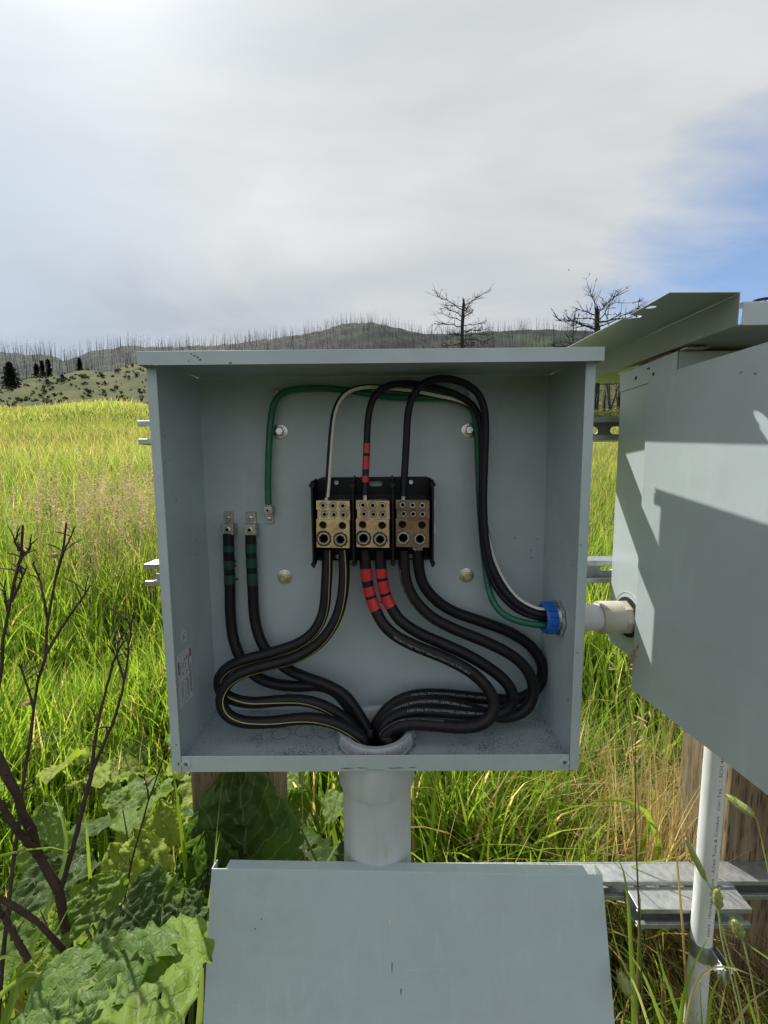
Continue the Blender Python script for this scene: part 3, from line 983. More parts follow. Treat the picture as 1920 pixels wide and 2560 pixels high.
# ------------------------------------------------------------------ cables
class Cable:
    def __init__(self, name, label, group, path, ys, r, mat, n=18, m=150, tail=None):
        L = len(path)
        if len(ys) != L:
            ys = np.interp(np.linspace(0, 1, L), np.linspace(0, 1, len(ys)), ys)
        pp = catmull([(p[0], p[1], y * 4000) for p, y in zip(path, ys)], m)
        pp[:, 2] /= 4000
        self.pix = pp
        P = np.array([at(a, b, c) for a, b, c in pp])
        if tail is not None:
            tl = catmull([P[-4], P[-1]] + [np.array(q) for q in tail], 30)[8:]
            P = np.vstack([P[:-1], tl])
        # even spacing
        seg = np.r_[0, np.cumsum(np.linalg.norm(np.diff(P, axis=0), axis=1))]
        s = np.linspace(0, seg[-1], int(seg[-1] / 0.0055) + 6)
        Q = np.stack([np.interp(s, seg, P[:, i]) for i in range(3)], 1)
        for _ in range(4):
            Q[1:-1] = 0.25 * Q[:-2] + 0.5 * Q[1:-1] + 0.25 * Q[2:]
        self.s = np.r_[0, np.cumsum(np.linalg.norm(np.diff(Q, axis=0), axis=1))]
        self.P = Q
        self.r = r
        Tn = np.gradient(Q, axis=0)
        Tn /= np.linalg.norm(Tn, axis=1)[:, None]
        ref = np.array([0.0, -1.0, 0.15])
        Nn = ref - Tn * (Tn @ ref)[:, None]
        Nn /= np.linalg.norm(Nn, axis=1)[:, None]
        self.T, self.N = Tn, Nn
        self.B = np.cross(Tn, Nn)
        self.root = thing(name, Q[0], label, 'cable', group)
        mb = MB()
        self.ring(mb, self.s, r, n)
        mb.build('jacket', mat, self.root, True, 60)

    def at_s(self, s):
        f = lambda A: np.stack([np.interp(s, self.s, A[:, i]) for i in range(3)], -1)
        return f(self.P), f(self.N), f(self.B)

    def ring(self, mb, ss, r, n=18, a0=0.0, a1=2 * math.pi, wob=0.0):
        P, Nn, B = self.at_s(np.asarray(ss))
        full = abs(a1 - a0 - 2 * math.pi) < 1e-6
        A = np.linspace(a0, a1, n, endpoint=not full)
        k = len(ss)
        rr = np.full(k, r) if np.isscalar(r) else np.asarray(r)
        vs = []
        for i in range(k):
            for a in A:
                q = rr[i] * (1 + wob * math.sin(3 * a + i * 0.9) * random.uniform(0.4, 1))
                vs.append(P[i] + q * (math.cos(a) * Nn[i] + math.sin(a) * B[i]))
        fs = []
        mm = n if full else n - 1
        for i in range(k - 1):
            for j in range(mm):
                j2 = (j + 1) % n
                fs.append((i * n + j, i * n + j2, (i + 1) * n + j2, (i + 1) * n + j))
        if full:
            fs += [tuple(range(n - 1, -1, -1)), tuple((k - 1) * n + j for j in range(n))]
        mb.add(vs, fs)

    def s_pix(self, px, py):
        i = np.argmin((self.pix[:, 0] - px) ** 2 + (self.pix[:, 1] - py) ** 2)
        w = at(*self.pix[i])
        return self.s[np.argmin(((self.P - w) ** 2).sum(1))]

    def band(self, p0, p1, mat, name='tape_band', grow=1.055):
        a, b = self.s_pix(*p0), self.s_pix(*p1)
        mb = MB()
        ss = np.linspace(a, b, max(6, int((b - a) / 0.003)))
        self.ring(mb, ss, self.r * grow, 24, wob=0.012)
        mb.build(name, mat, self.root, True, 50)

    def stripe(self, mat, ang, half, s0=0.0, s1=None):
        ss = self.s[(self.s >= s0) & (self.s <= (s1 or 1e9))]
        P, Nn, B = self.at_s(ss)
        an = np.interp(ss, np.linspace(ss[0], ss[-1], len(ang)), ang)
        vs, fs = [], []
        kk = 5
        for i in range(len(ss)):
            for j in range(kk):
                a = an[i] + half * (2 * j / (kk - 1) - 1)
                vs.append(P[i] + self.r * 1.012 * (math.cos(a) * Nn[i] + math.sin(a) * B[i]))
        for i in range(len(ss) - 1):
            for j in range(kk - 1):
                fs.append((i * kk + j, i * kk + j + 1, (i + 1) * kk + j + 1, (i + 1) * kk + j))
        mb = MB()
        mb.add(vs, fs)
        mb.build('colour_stripe', mat, self.root, True, 60, fix=False)

    def text(self, body, size, s0, ang):
        v, fs = text_mesh(body, size)
        s = s0 + v[:, 0]
        P, Nn, B = self.at_s(s)
        a = ang - v[:, 1] / self.r + 0.35 * size / self.r
        w = P + (self.r * 1.016) * (np.cos(a)[:, None] * Nn + np.sin(a)[:, None] * B)
        ok = s < self.s[-1]
        mb = MB()
        mb.add(w, [f for f in fs if all(ok[i] for i in f)])
        mb.build('jacket_print', M['print'], self.root, fix=False)

    def strands(self, end, n=7, r=0.0009, length=0.014):
        """bare strands leaving the jacket at its start, towards end"""
        P0 = self.P[0]
        mb = MB()
        for k in range(n):
            a = 2 * math.pi * k / n
            off = self.r * 0.55 * (math.cos(a) * self.N[0] + math.sin(a) * self.B[0])
            e = np.array(end) + off * 0.7
            mb.tube([P0 + off * 0.8, 0.5 * (P0 + e) + off * 0.3, e], r, 6)
        mb.build('bare_strands', M['strand'], self.root, True)


INTO = lambda dx, dy: [(BCX + dx, BCY + dy, ZB + 0.012), (BCX + dx * 0.9, BCY + dy * 0.9, ZB - 0.06), (BCX + dx * 0.9, BCY + dy * 0.9, ZB - 0.16)]
RB = 0.0094
PRINT = 'PRIORITY WIRE "PRATT" 250kcmil (127mm\u00b2) AL TYPE USE-2'

# green-taped pair on the left, running behind the yellow-striped pair
c1 = Cable('ground_cable', 'black cable with green tape bands, leftmost cable in the box', 'cables in the box',
           [(571, 1333), (572.7, 1404), (575, 1462), (576, 1530), (583, 1595), (599, 1641), (618.6, 1670), (648, 1696), (693.5, 1711), (745.5, 1716), (797.6, 1714), (836.7, 1728), (869, 1764), (898, 1806), (915, 1836)],
           [.138, .139, .139, .137, .132, .126, .122, .118, .115, .113, .110, .106, .100, .092, .086], RB, M['jacket'], tail=INTO(-0.024, 0.012))
for a, b in (((572, 1357), (573, 1382)), ((573, 1397), (574, 1424)), ((575, 1434), (575, 1460))):
    c1.band(a, b, M['green_tape'])
c2 = Cable('ground_cable', 'black cable with green tape bands, second cable from the left in the box', 'cables in the box',
           [(626.4, 1336), (629, 1404), (632, 1465), (635, 1530), (644.6, 1582), (664, 1624.6), (693.5, 1654), (726, 1676.7), (771.6, 1696), (817, 1712.5), (862.7, 1738.5), (892, 1777.6), (914.8, 1816.7), (926, 1838)],
           [.138, .139, .139, .137, .133, .128, .122, .117, .108, .102, .096, .090, .084, .080], RB, M['jacket'], tail=INTO(-0.012, 0.004))
for a, b in (((627, 1358), (628, 1383)), ((629, 1395), (630, 1420)), ((631, 1433), (632, 1459))):
    c2.band(a, b, M['green_tape'])
# torn tape tails
mb = MB()
for (px, py, l) in ((586, 1400, 5), (587, 1412, 4), (589, 1446, 8)):
    p = at(px, py, 0.134)
    mb.add([p, p + np.array([l * .0007, -.002, .001]), p + np.array([l * .0005, 0.001, -.004]), p + np.array([-.003, .002, -.003])], [(0, 1, 2, 3)])
mb.build('tape_tail', M['green_tape'], c1.root, fix=False)

# yellow-striped pair
ya = Cable('striped_cable', 'black cable with thin yellow stripe, upper loop of the striped pair', 'cables in the box',
           [(818.5, 1374), (818, 1420), (815.5, 1467), (810.6, 1523.7), (791, 1571), (752, 1606), (680, 1632), (609, 1651), (566, 1671), (547, 1699), (551, 1726), (577, 1746), (628, 1757), (700, 1751.6), (765, 1752), (820, 1770), (868, 1802), (900, 1838)],
           [.114, .112, .108, .104, .099, .094, .088, .083, .080, .078, .077, .076, .076, .076, .075, .073, .070, .068], RB, M['jacket'], tail=INTO(-0.030, -0.008))
ya.stripe(M['stripe_yellow'], [-0.55, -0.75, -0.85, -0.6, 0.0, 0.35, 0.35, 0.2], 0.075)
yb = Cable('striped_cable', 'black cable with thin yellow stripe, lower loop of the striped pair', 'cables in the box',
           [(859, 1374), (861, 1432), (855, 1498), (836.7, 1556), (797.6, 1608), (739, 1644), (667, 1664), (609, 1681), (570, 1706), (552, 1745), (565, 1785), (609, 1805), (680, 1805), (745.5, 1797), (797.6, 1798), (849.7, 1812), (893, 1838), (915, 1854)],
           [.114, .110, .104, .098, .092, .084, .076, .069, .063, .058, .054, .052, .050, .049, .048, .047, .046, .047], RB, M['jacket'], tail=INTO(-0.022, -0.024))
yb.stripe(M['stripe_yellow'], [-0.25, -0.6, -0.85, -0.7, -0.1, 0.3, 0.35, 0.1], 0.075)

# red-taped pair
r1 = Cable('red_taped_cable', 'thick black cable with three red tape bands, lower of the red-taped pair', 'cables in the box',
           [(911.6, 1374), (913.7, 1415.7), (917.8, 1452.5), (926, 1487.4), (937, 1521), (960, 1562.8), (993, 1592), (1045, 1618), (1103.6, 1641), (1162, 1670), (1201, 1699.5), (1227, 1732), (1236, 1764), (1227, 1793), (1194.7, 1813.4), (1149, 1818), (1090.6, 1813.4), (1032, 1809), (993, 1816.7), (967, 1834), (953, 1850)],
           [.114, .113, .112, .110, .106, .098, .090, .082, .074, .066, .060, .055, .050, .047, .046, .047, .049, .051, .053, .055, .056], RB * 1.03, M['jacket_brown'], tail=INTO(0.024, -0.020))
for a, b in (((914, 1422), (917, 1450)), ((918, 1461), (926, 1491)), ((929, 1498), (938, 1528))):
    r1.band(a, b, M['red_tape'])
r1.text(PRINT, 0.0052, r1.s_pix(985, 1586), 0.15)
r1.text(PRINT, 0.0052, r1.s_pix(985, 1586) + 0.30, 1.35)
r2 = Cable('red_taped_cable', 'thick black cable with three red tape bands, upper of the red-taped pair', 'cables in the box',
           [(950.6, 1374), (951.6, 1415.7), (956.7, 1456.6), (965, 1491.5), (977, 1516), (999, 1549.7), (1045, 1582), (1103.6, 1608), (1168.7, 1637.6), (1227, 1673), (1266, 1706), (1283, 1740), (1274, 1772), (1236, 1787), (1175, 1785), (1097, 1779), (1038.5, 1777), (993, 1788), (962, 1811), (946, 1836)],
           [.114, .113, .112, .110, .107, .101, .095, .090, .085, .080, .076, .074, .073, .073, .073, .073, .073, .072, .071, .070], RB * 1.03, M['jacket'], tail=INTO(0.030, -0.004))
for a, b in (((952, 1415), (955, 1444)), ((956, 1453), (962, 1480)), ((965, 1488), (978, 1516))):
    r2.band(a, b, M['red_tape'])
mb = MB()
for (px, py) in ((938, 1424), (948, 1503)):
    p = at(px, py, 0.108)
    mb.add([p, p + np.array([.006, -.002, .002]), p + np.array([.006, 0.001, -.005]), p + np.array([0, .002, -.003])], [(0, 1, 2, 3)])
mb.build('tape_tail', M['red_tape'], r2.root, fix=False)
r2.text(PRINT, 0.0052, r2.s_pix(1220, 1788), 0.55)

# plain black pair
k1 = Cable('black_cable', 'plain thick black cable, inner one of the untaped pair on the right', 'cables in the box',
           [(1009, 1374), (1011, 1430), (1021, 1471), (1045, 1510.7), (1084, 1546.5), (1142.7, 1575.8), (1207.8, 1601.8), (1273, 1634), (1312, 1667), (1332, 1706), (1331, 1745), (1310, 1777), (1262, 1793), (1215, 1784), (1165, 1767), (1103.6, 1756), (1045, 1756), (999, 1769), (962, 1795), (941, 1828)],
           [.114, .114, .113, .111, .108, .105, .102, .099, .096, .094, .092, .090, .089, .089, .089, .089, .089, .087, .084, .081], RB * 1.03, M['jacket_brown'], tail=INTO(0.018, 0.010))
k1.text(PRINT, 0.0052, k1.s_pix(1010, 1420), 0.95)
k1.text(PRINT, 0.0052, k1.s_pix(1180, 1772), 0.45)
k2 = Cable('black_cable', 'plain thick black cable, outer one of the untaped pair on the right', 'cables in the box',
           [(1045, 1376), (1047, 1420), (1059, 1463), (1090.6, 1501), (1136, 1530), (1201, 1553), (1266, 1577), (1318.5, 1608), (1350, 1647), (1357, 1686.5), (1338, 1725.5), (1292.4, 1748), (1233.8, 1748), (1168.7, 1742), (1103.6, 1736), (1045, 1737), (999, 1750), (962, 1779), (936, 1818)],
           [.114, .117, .119, .121, .123, .125, .126, .127, .127, .126, .124, .121, .118, .115, .112, .110, .106, .101, .094], RB * 1.03, M['jacket'], tail=INTO(0.004, 0.022))
k2.text(PRINT, 0.0052, k2.s_pix(1215, 1747), 0.5)

# lighter wires from the top of the block and the earth lug to the blue bushing
END = [(0.30, 0.080, PCZ), (0.36, 0.080, PCZ)]
ENDS = {k: [(0.305, 0.080 + a, PCZ + b), (0.36, 0.080 + a, PCZ + b)] for k, (a, b) in dict(g=(-0.002, -0.0125), w=(0.004, 0.013), r=(0.009, -0.001), b=(-0.006, 0.003)).items()}
gw = Cable('green_wire', 'bright green earth wire arching over the top of the box', 'wires at the top of the box',
           [(671, 1262), (670, 1204), (672, 1128), (676.5, 1052), (685, 1008), (705, 982), (743, 973), (804, 970), (865, 975), (925.6, 985), (976, 992), (1037, 995), (1105, 995), (1150, 1002), (1180, 1022), (1190, 1056), (1195, 1128), (1198, 1229), (1204, 1330), (1212, 1406), (1220, 1465), (1236, 1510.7), (1266, 1541), (1312, 1557), (1352, 1563)],
           [.138, .140, .142, .143, .143, .143, .143, .143, .143, .143, .143, .143, .143, .144, .145, .146, .147, .146, .142, .135, .122, .108, .096, .086, .080], 0.0056, M['green_wire'], tail=ENDS['g'])
gw.strands(at(672, 1275, 0.138), 6, 0.0008)
ww = Cable('striped_wire', 'thin black wire with broad white stripe from left terminal', 'wires at the top of the box',
           [(816.5, 1243), (820, 1204), (824, 1143), (829, 1077), (837, 1026.6), (855, 991), (885, 972), (925.6, 967), (976, 971), (1037, 978.5), (1087.6, 988.6), (1138, 999), (1174, 1013), (1198, 1040), (1207, 1102), (1207, 1180), (1209, 1280), (1220, 1345), (1236, 1405), (1260, 1456), (1292, 1497), (1331.5, 1520), (1352, 1526)],
           [.108, .111, .114, .116, .118, .121, .125, .130, .133, .134, .134, .135, .136, .137, .138, .138, .134, .128, .120, .110, .096, .084, .079], 0.0047, M['wire_navy'], tail=ENDS['w'])
ww.stripe(M['stripe_white'], [0.75, 0.75, 0.6, 0.2, 0.3, 0.6, 0.3, -0.4, -0.7, -0.7], 0.62)
ww.strands(at(815, 1251, 0.106), 6, 0.0008)
rw = Cable('red_taped_wire', 'black wire with three red tape bands from middle terminal', 'wires at the top of the box',
           [(912, 1238), (913, 1204), (916.5, 1128), (918.5, 1067), (925.6, 1016), (941, 983), (971, 964), (1022, 959), (1077.5, 967), (1133, 983.5), (1174, 1006), (1197, 1040), (1205, 1102.5), (1205, 1178.5), (1204, 1280), (1209, 1366), (1226, 1440), (1258, 1493), (1299, 1528), (1352, 1546)],
           [.108, .110, .113, .114, .115, .116, .118, .121, .124, .126, .127, .128, .129, .129, .126, .121, .112, .100, .090, .080], 0.0057, M['wire_navy'], tail=ENDS['r'])
for a, b in (((917, 1107), (916, 1131)), ((915, 1144), (914.5, 1171)), ((914, 1182), (913, 1212))):
    rw.band(a, b, M['red_tape'], grow=1.08)
rw.strands(at(912, 1251, 0.106), 7, 0.0009)
bw = Cable('black_wire', 'plain black wire forming the highest arch, from right terminal', 'wires at the top of the box',
           [(1008, 1240), (1011.6, 1178.5), (1016, 1102.5), (1019, 1042), (1029, 996), (1052, 963), (1082.5, 949), (1118, 946.6), (1158.5, 957), (1192, 980), (1210, 1018), (1214, 1077), (1211.6, 1153), (1209, 1254), (1214, 1345.6), (1230, 1420), (1258, 1474), (1284, 1503), (1318, 1525), (1352, 1536)],
           [.108, .109, .108, .106, .104, .102, .100, .100, .102, .105, .108, .111, .113, .112, .108, .102, .095, .088, .082, .077], 0.0060, M['wire_navy'], tail=ENDS['b'])
bw.strands(at(1008, 1251, 0.106), 7, 0.0009)
# cut strands showing under the right terminal
mb = MB()
for k in range(8):
    p = at(1034 + 3.0 * k, 1369, 0.104)
    q = at(1033 + 3.0 * k, 1374 + (k % 3) * 2, 0.104)
    mb.tube([p, q], 0.0006, 6)
mb.build('bare_strands', M['strand'], k2.root, True)


# earth lugs on the back wall
def lug(px0, py0, px1, py1, bx0, by0, bx1, by1, label, up, sc):
    a, b = at(px0, py0, D - 0.003), at(px1, py1, D - 0.003)
    e = thing('earth_lug', ((a[0] + b[0]) / 2, D, b[2]), label, 'earth lug', 'earth lugs on the back wall')
    lo, hi = min(a[2], b[2]), max(a[2], b[2])
    mb = MB()
    c0, c1_ = at(bx0, by0, 0.132), at(bx1, by1, 0.132)
    blo, bhi = c1_[2], c0[2]
    zz0, zz1 = min(lo, blo + .002), max(hi, bhi - 0.002)
    mb.box((a[0], D - 0.0036, zz0), (b[0], D - 0.0004, zz1))
    bevel(mb.build('tongue', M['alu'], e), 0.0005, 1)
    mb = MB().box((c0[0], 0.1325, blo), (c1_[0], D - 0.004, bhi))
    blk = bevel(mb.build('barrel', M['alu'], e), 0.0012, 2)
    cx, cz = (c0[0] + c1_[0]) / 2, (blo + bhi) / 2
    rr = (c1_[0] - c0[0]) * 0.27
    MB().lathe((cx, 0.1325, cz), (0, -1, 0), [(rr, -0.002), (rr, 0.0014), (rr * .85, 0.002), (rr * .55, 0.002), (rr * .5, -0.001), (0, -0.001)], 20).build('set_screw', M['zinc'], blk, True)
    MB().lathe((cx, 0.1318, cz), (0, -1, 0), [(0, 0), (rr * .5, 0)], 6).build('socket', M['dark_hole'], blk)
    sx, sz = (a[0] + b[0]) / 2, (lo + hi) / 2
    r2_ = min(0.0052, (b[0] - a[0]) * 0.33)
    sc_ = MB().lathe((sx, D - 0.0036, sz), (0, -1, 0), [(r2_, 0), (r2_, 0.0012), (r2_ * .8, 0.0026), (0, 0.0032)], 20).build('fixing_screw', M['zinc'], e, True)
    mb = MB().box((sx - r2_ * .7, D - 0.0071, sz - 0.0006), (sx + r2_ * .7, D - 0.0064, sz + 0.0006))
    mb.build('slot', M['edge_wear'], sc_)
    return e


lug(560, 1279, 584, 1311, 552, 1311, 583, 1338, 'aluminium lug on the leftmost green-taped cable', 0, 1)
lug(615, 1280, 641, 1311, 608, 1312, 639, 1339, 'aluminium lug on the second green-taped cable', 0, 1)
lug(664, 1286, 684, 1308, 658, 1267, 680, 1286, 'small aluminium lug ending the bright green wire', 1, 1)

# ------------------------------------------------------------------ big conduit below the box, with bushing inside
cd = thing('conduit', (BCX, BCY, 0), 'wide grey plastic conduit rising into the floor of the open box', 'conduit')
MB().lathe((BCX, BCY, 0), (0, 0, 1), [(0.0520, 0.742), (0.0520, -0.2), (CR, -0.2), (CR, 0.742)], 64, True).build('pipe', M['pvc_grey'], cd, True)
MB().lathe((BCX, BCY, 0), (0, 0, 1), [(CR + 0.0003, 0.688), (0.0630, 0.6885), (0.0636, 0.690), (0.0636, 0.7480), (0.055, 0.7480), (0.055, 0.7445), (CR + 0.0003, 0.7435)], 64, True).build('adapter', M['pvc_grey'], cd, True)
mb = MB().lathe((BCX, BCY, ZB), (0, 0, 1), [(0.0500, -0.03), (0.0500, 0.024), (0.0515, 0.0268), (0.0590, 0.0275), (0.0610, 0.0262), (0.0616, 0.0245), (0.0616, 0.0105), (0.0632, 0.0095), (0.0632, 0.0075), (0.0560, 0.0073), (0.0555, -0.03)], 72, True)
bu = mb.build('bushing', M['bushing_grey'], cd, True)
for k in range(14):
    a = 2 * math.pi * (k + 0.5) / 14 - math.pi / 2
    c = (BCX + 0.0614 * math.cos(a), BCY + 0.0614 * math.sin(a), 0)
    MB().lathe((c[0], c[1], ZB), (0, 0, 1), [(0.0, 0.0100), (0.0019, 0.0102), (0.0019, 0.0228), (0.0010, 0.0245), (0.0, 0.0248)], 10).build('rib', M['bushing_grey'], bu, True)
mb = MB()
nn = 16
out = []
for k in range(nn * 4):
    a = 2 * math.pi * k / (nn * 4)
    rr = 0.0665 if (k % 4) in (0, 1) else 0.0635
    out.append((BCX + rr * math.cos(a), BCY + rr * math.sin(a)))
mb.plate(out, [circle(BCX, BCY, 0.057, 48)], lambda u, v, w: (u, v, ZB + 0.0022 + w), 0.0048)
mb.build('locknut', M['zinc'], cd)

# short conduit to the next cabinet
sc2 = thing('conduit_nipple', (0.36, PCY, PCZ), 'short white conduit joining the open box to the neighbouring cabinet', 'conduit')
AX = (1, 0, 0)
MB().lathe((0, PCY, PCZ), AX, [(0.0180, 0.29), (0.0180, 0.395), (0.0213, 0.395), (0.0213, 0.29)], 40, True).build('pipe', M['pvc_white'], sc2, True)
MB().lathe((0, PCY, PCZ), AX, [(0.0216, 0.366), (0.0258, 0.3662), (0.0264, 0.368), (0.0264, 0.4005), (0.0216, 0.4005)], 40, True).build('coupling', M['pvc_tan'], sc2, True)
bevel(MB().lathe((0, PCY, PCZ), AX, [(0.0180, 0.4008), (0.0276, 0.4008), (0.0276, 0.4125), (0.0180, 0.4125)], 8, True).build('hex_collar', M['pvc_tan'], sc2), 0.001)
MB().lathe((0, PCY, PCZ), AX, [(0.0200, 0.4127), (0.0325, 0.4127), (0.0325, 0.4153), (0.0200, 0.4153)], 40, True).build('sealing_ring', M['dark_hole'], sc2, True)
bb = MB().lathe((0, PCY, PCZ), AX, [(0.0185, 0.2755), (0.0232, 0.2750), (0.0245, 0.2765), (0.0250, 0.2785), (0.0250, 0.2930), (0.0190, 0.2930)], 40, True).build('blue_bushing', M['blue'], sc2, True)
for k in range(16):
    a = 2 * math.pi * k / 16
    MB().lathe((0, PCY + 0.0249 * math.cos(a), PCZ + 0.0249 * math.sin(a)), AX, [(0, 0.2775), (0.0013, 0.278), (0.0013, 0.2925), (0, 0.293)], 8).build('rib', M['blue'], bb, True)
out = []
for k in range(32):
    a = 2 * math.pi * k / 32
    rr = 0.0292 if (k % 4) in (0, 1) else 0.0268
    out.append((PCY + rr * math.cos(a), PCZ + rr * math.sin(a)))
MB().plate(out, [circle(PCY, PCZ, 0.0205, 32)], lambda u, v, w: (0.2960 + w, u, v), 0.0050).build('locknut', M['zinc'], sc2)
MB().lathe((0, PCY, PCZ), AX, [(0.0205, 0.2932), (0.0240, 0.2932), (0.0240, 0.2958), (0.0205, 0.2958)], 32, True).build('thread', M['zinc'], sc2, True)

# ------------------------------------------------------------------ loose cover leaning on the conduit
cv = thing('loose_cover', (0.047, -0.16, 0), 'loose pale grey box cover leaning upright against the wide conduit', 'cover')
ptop = np.array([0.0, 0.0000, 0.5860])
lean = np.array([0.0, -0.275, -1.0])
lean /= np.linalg.norm(lean)
nrm = np.cross((1, 0, 0), lean)          # out of the sheet, away from the viewer
if nrm[1] < 0:
    nrm = -nrm
CW0, CW1 = -0.2555, 0.3500
LC = 0.600


def cvp(u, d, w):                        # u across, d down the sheet, w behind it
    dz = -0.0060 * (u - CW0) / (CW1 - CW0) * 2.2
    return ptop + np.array([u, 0, dz]) + lean * d + nrm * w


mb = MB().plate([(CW0, 0), (CW1, 0), (CW1, LC), (CW0, LC)], [], lambda u, v, w: cvp(u, v, w), 0.0016)
o = mb.build('sheet', M['paint_cover'], cv)
bevel(o, 0.0009)
mb = MB().plate([(CW0 + 0.021, 0.0016), (CW1 - 0.021, 0.0016), (CW1 - 0.021, 0.022), (CW0 + 0.021, 0.022)], [], lambda u, v, w: cvp(u, w, v), 0.0016)
bevel(mb.build('top_return', M['paint_cover'], cv), 0.0006, 1)
for u0 in (CW0, CW1 - 0.0016):
    MB().plate([(0.0017, 0.0), (0.022, 0.0), (0.022, LC), (0.0017, LC)], [], lambda a, b, w: cvp(u0 + w, b, a), 0.0015).build('side_return', M['paint_cover'], cv)
for (px, py, w, h) in ((985, 2290, 5, 22), (975, 2305, 9, 12), (988, 2275, 3, 9), (980, 2420, 2.5, 30), (1003, 2478, 3, 16)):
    d = ray(px, py)
    n_ = nrm
    c0 = cvp(0, 0, -0.0004)
    tt = ((c0 - CAM) @ n_) / (d @ n_)
    c = CAM + d * tt
    k = 0.72 / FPX
    pts = [(k * w / 2 * math.cos(a) * random.uniform(.3, 1.2), k * h / 2 * math.sin(a) * random.uniform(.4, 1.1)) for a in np.linspace(0, 2 * math.pi, 12)[:-1]]
    MB().plate(pts, [], lambda a, b, w_: c + np.array([a, 0, 0]) - lean * b - nrm * w_ * 0.3, 0.0002).build('scratch_mark', M['scratch'] if py < 2400 else M['edge_wear'], cv)


# ------------------------------------------------------------------ strut rails
def strut(name, x0, x1, yc0, z0, label, step=0.051, phase=0.02, open_front=True, group='galvanised strut rails'):
    """41 mm channel: web at the back with slots, open lipped side to the front"""
    h = 0.0413
    t = 0.0026
    y0, y1 = yc0, yc0 + h
    e = thing(name, ((x0 + x1) / 2, y1, z0), label, 'rail', group)
    holes = []
    x = x0 + phase
    while x < x1 - 0.02:
        if x - 0.0145 > x0 + 0.002:
            holes.append(slot(x, z0 + h / 2, 0.0286, 0.0143))
        x += step
    outl = [(x0, z0), (x1, z0), (x1, z0 + h), (x0, z0 + h)]
    if phase <= 0.0:
        r_ = 0.0072
        cz = z0 + h / 2
        arc = [(x0 + 0.006 + r_ * math.sin(a), cz + r_ * math.cos(a)) for a in np.linspace(0, math.pi, 9)]
        outl = [(x0, z0), (x1, z0), (x1, z0 + h), (x0, z0 + h), (x0, cz + r_)] + arc + [(x0, cz - r_)]
    MB().plate(outl, holes, lambda u, v, w: (u, y1 - w, v), t).build('slotted_web', M['galv'], e)
    for s in (0, 1):
        zz = z0 if s == 0 else z0 + h - t
        mb = MB().box((x0, y0 + 0.002, zz), (x1, y1 - t - 0.0001, zz + t))
        zi = z0 + 0.0 if s == 0 else z0 + h - 0.0096
        # folded-in lip
        mb.box((x0, y0, zi), (x1, y0 + t, zi + 0.0096))
        zl = z0 + 0.0073 if s == 0 else z0 + h - 0.0096
        mb.box((x0, y0 + t + 0.0001, zl), (x1, y0 + 0.0075, zl + 0.0022))
        bevel(mb.build('channel_flange', M['galv'], e), 0.0009, 2)
    return e


YR = 0.1595
strut('strut_rail', -0.418, 1.05, YR, 1.2465, 'highest galvanised strut rail behind the open box', phase=0.0)
strut('strut_rail', -0.424, 1.05, YR, 0.9895, 'middle galvanised strut rail, level with the box terminals and conduit', phase=0.0, step=0.0508)
strut('strut_rail', -0.34, 1.05, YR, 0.3440, 'lowest galvanised strut rail, below the box near the ground')
# short piece in front of the low rail that holds the thin conduit
strut('strut_offcut', 0.487, 0.700, YR - 0.0425, 0.3330, 'short piece of strut clamped in front of the lowest rail', phase=0.03)

# ------------------------------------------------------------------ timber posts
for (x0, x1, lab_) in ((-0.384, -0.222, 'square timber post behind the left side of the open box'), (0.717, 0.880, 'square timber post at the right edge behind the thin conduit')):
    ytop = 1.30 if x0 < 0 else 1.31
    mb = MB()
    y0, y1 = 0.2015, 0.345
    nz = 24
    for k in range(1):
        mb.box((x0, y0, -0.3), (x1, y1, ytop))
    p = bevel(mb.build('timber_post', M['wood'], None), 0.006, 3)
    tag(p, lab_, 'post', 'timber posts carrying the rails')

# ------------------------------------------------------------------ thin conduit with strap and print
tcx, tcy, tr = 0.5925, 0.0985, 0.0167
tcd = thing('thin_conduit', (tcx, tcy, 0), 'thin white conduit with printed lettering strapped to a short strut', 'conduit')
MB().lathe((tcx, tcy, 0), (0, 0, 1), [(0.0135, 0.90), (0.0135, -0.1), (tr, -0.1), (tr, 0.90)], 40, True).build('pipe', M['pvc_white'], tcd, True)
s_ = 'there | Heritage Plastics | Allied Tube & Conduit | Cor-Tek | 1 SCH 40'
v, fs = text_mesh(s_, 0.0074)
an0 = R(-98)
pv = []
zt0 = 0.683 - v[:, 0].max() * 0 
v[:, 0] *= 0.345 / v[:, 0].max()
for p in v:
    a = an0 + (p[1] - 0.003) / tr * -1.0
    # letters climb the pipe, tops to the left
    pv.append((tcx + (tr * 1.008) * math.cos(a), tcy + (tr * 1.008) * math.sin(a), 0.36 + (v[:, 0].max() - 0) - (v[:, 0].max() - p[0])))
mb = MB()
mb.add(pv, fs)
mb.build('pipe_print', M['print_dark'], tcd, fix=False)
# strap clamp
ps = thing('pipe_strap', (tcx, tcy, 0.335), 'metal strap clamp with bolt round the thin conduit', 'pipe clamp')
mb = MB()
sec = []
for k in range(22):
    a = R(-215) + R(250) * k / 21
    sec.append((tcx + (tr + 0.0014) * math.cos(a), tcy + (tr + 0.0014) * math.sin(a)))
inner = [(tcx + (tr + 0.0003) * math.cos(R(-215) + R(250) * k / 21), tcy + (tr + 0.0003) * math.sin(R(-215) + R(250) * k / 21)) for k in range(21, -1, -1)]
mb.plate(sec + inner, [], lambda u, v_, w: (u, v_, 0.305 + w), 0.032)
mb.build('band', M['galv'], ps, True)
mb = MB().box((tcx + 0.004, tcy - 0.050, 0.305), (tcx + 0.0065, tcy - 0.0172, 0.337)).box((tcx + 0.016, tcy - 0.046, 0.305), (tcx + 0.0185, tcy - 0.0135, 0.337))
bevel(mb.build('ear', M['galv'], ps), 0.0006, 1)
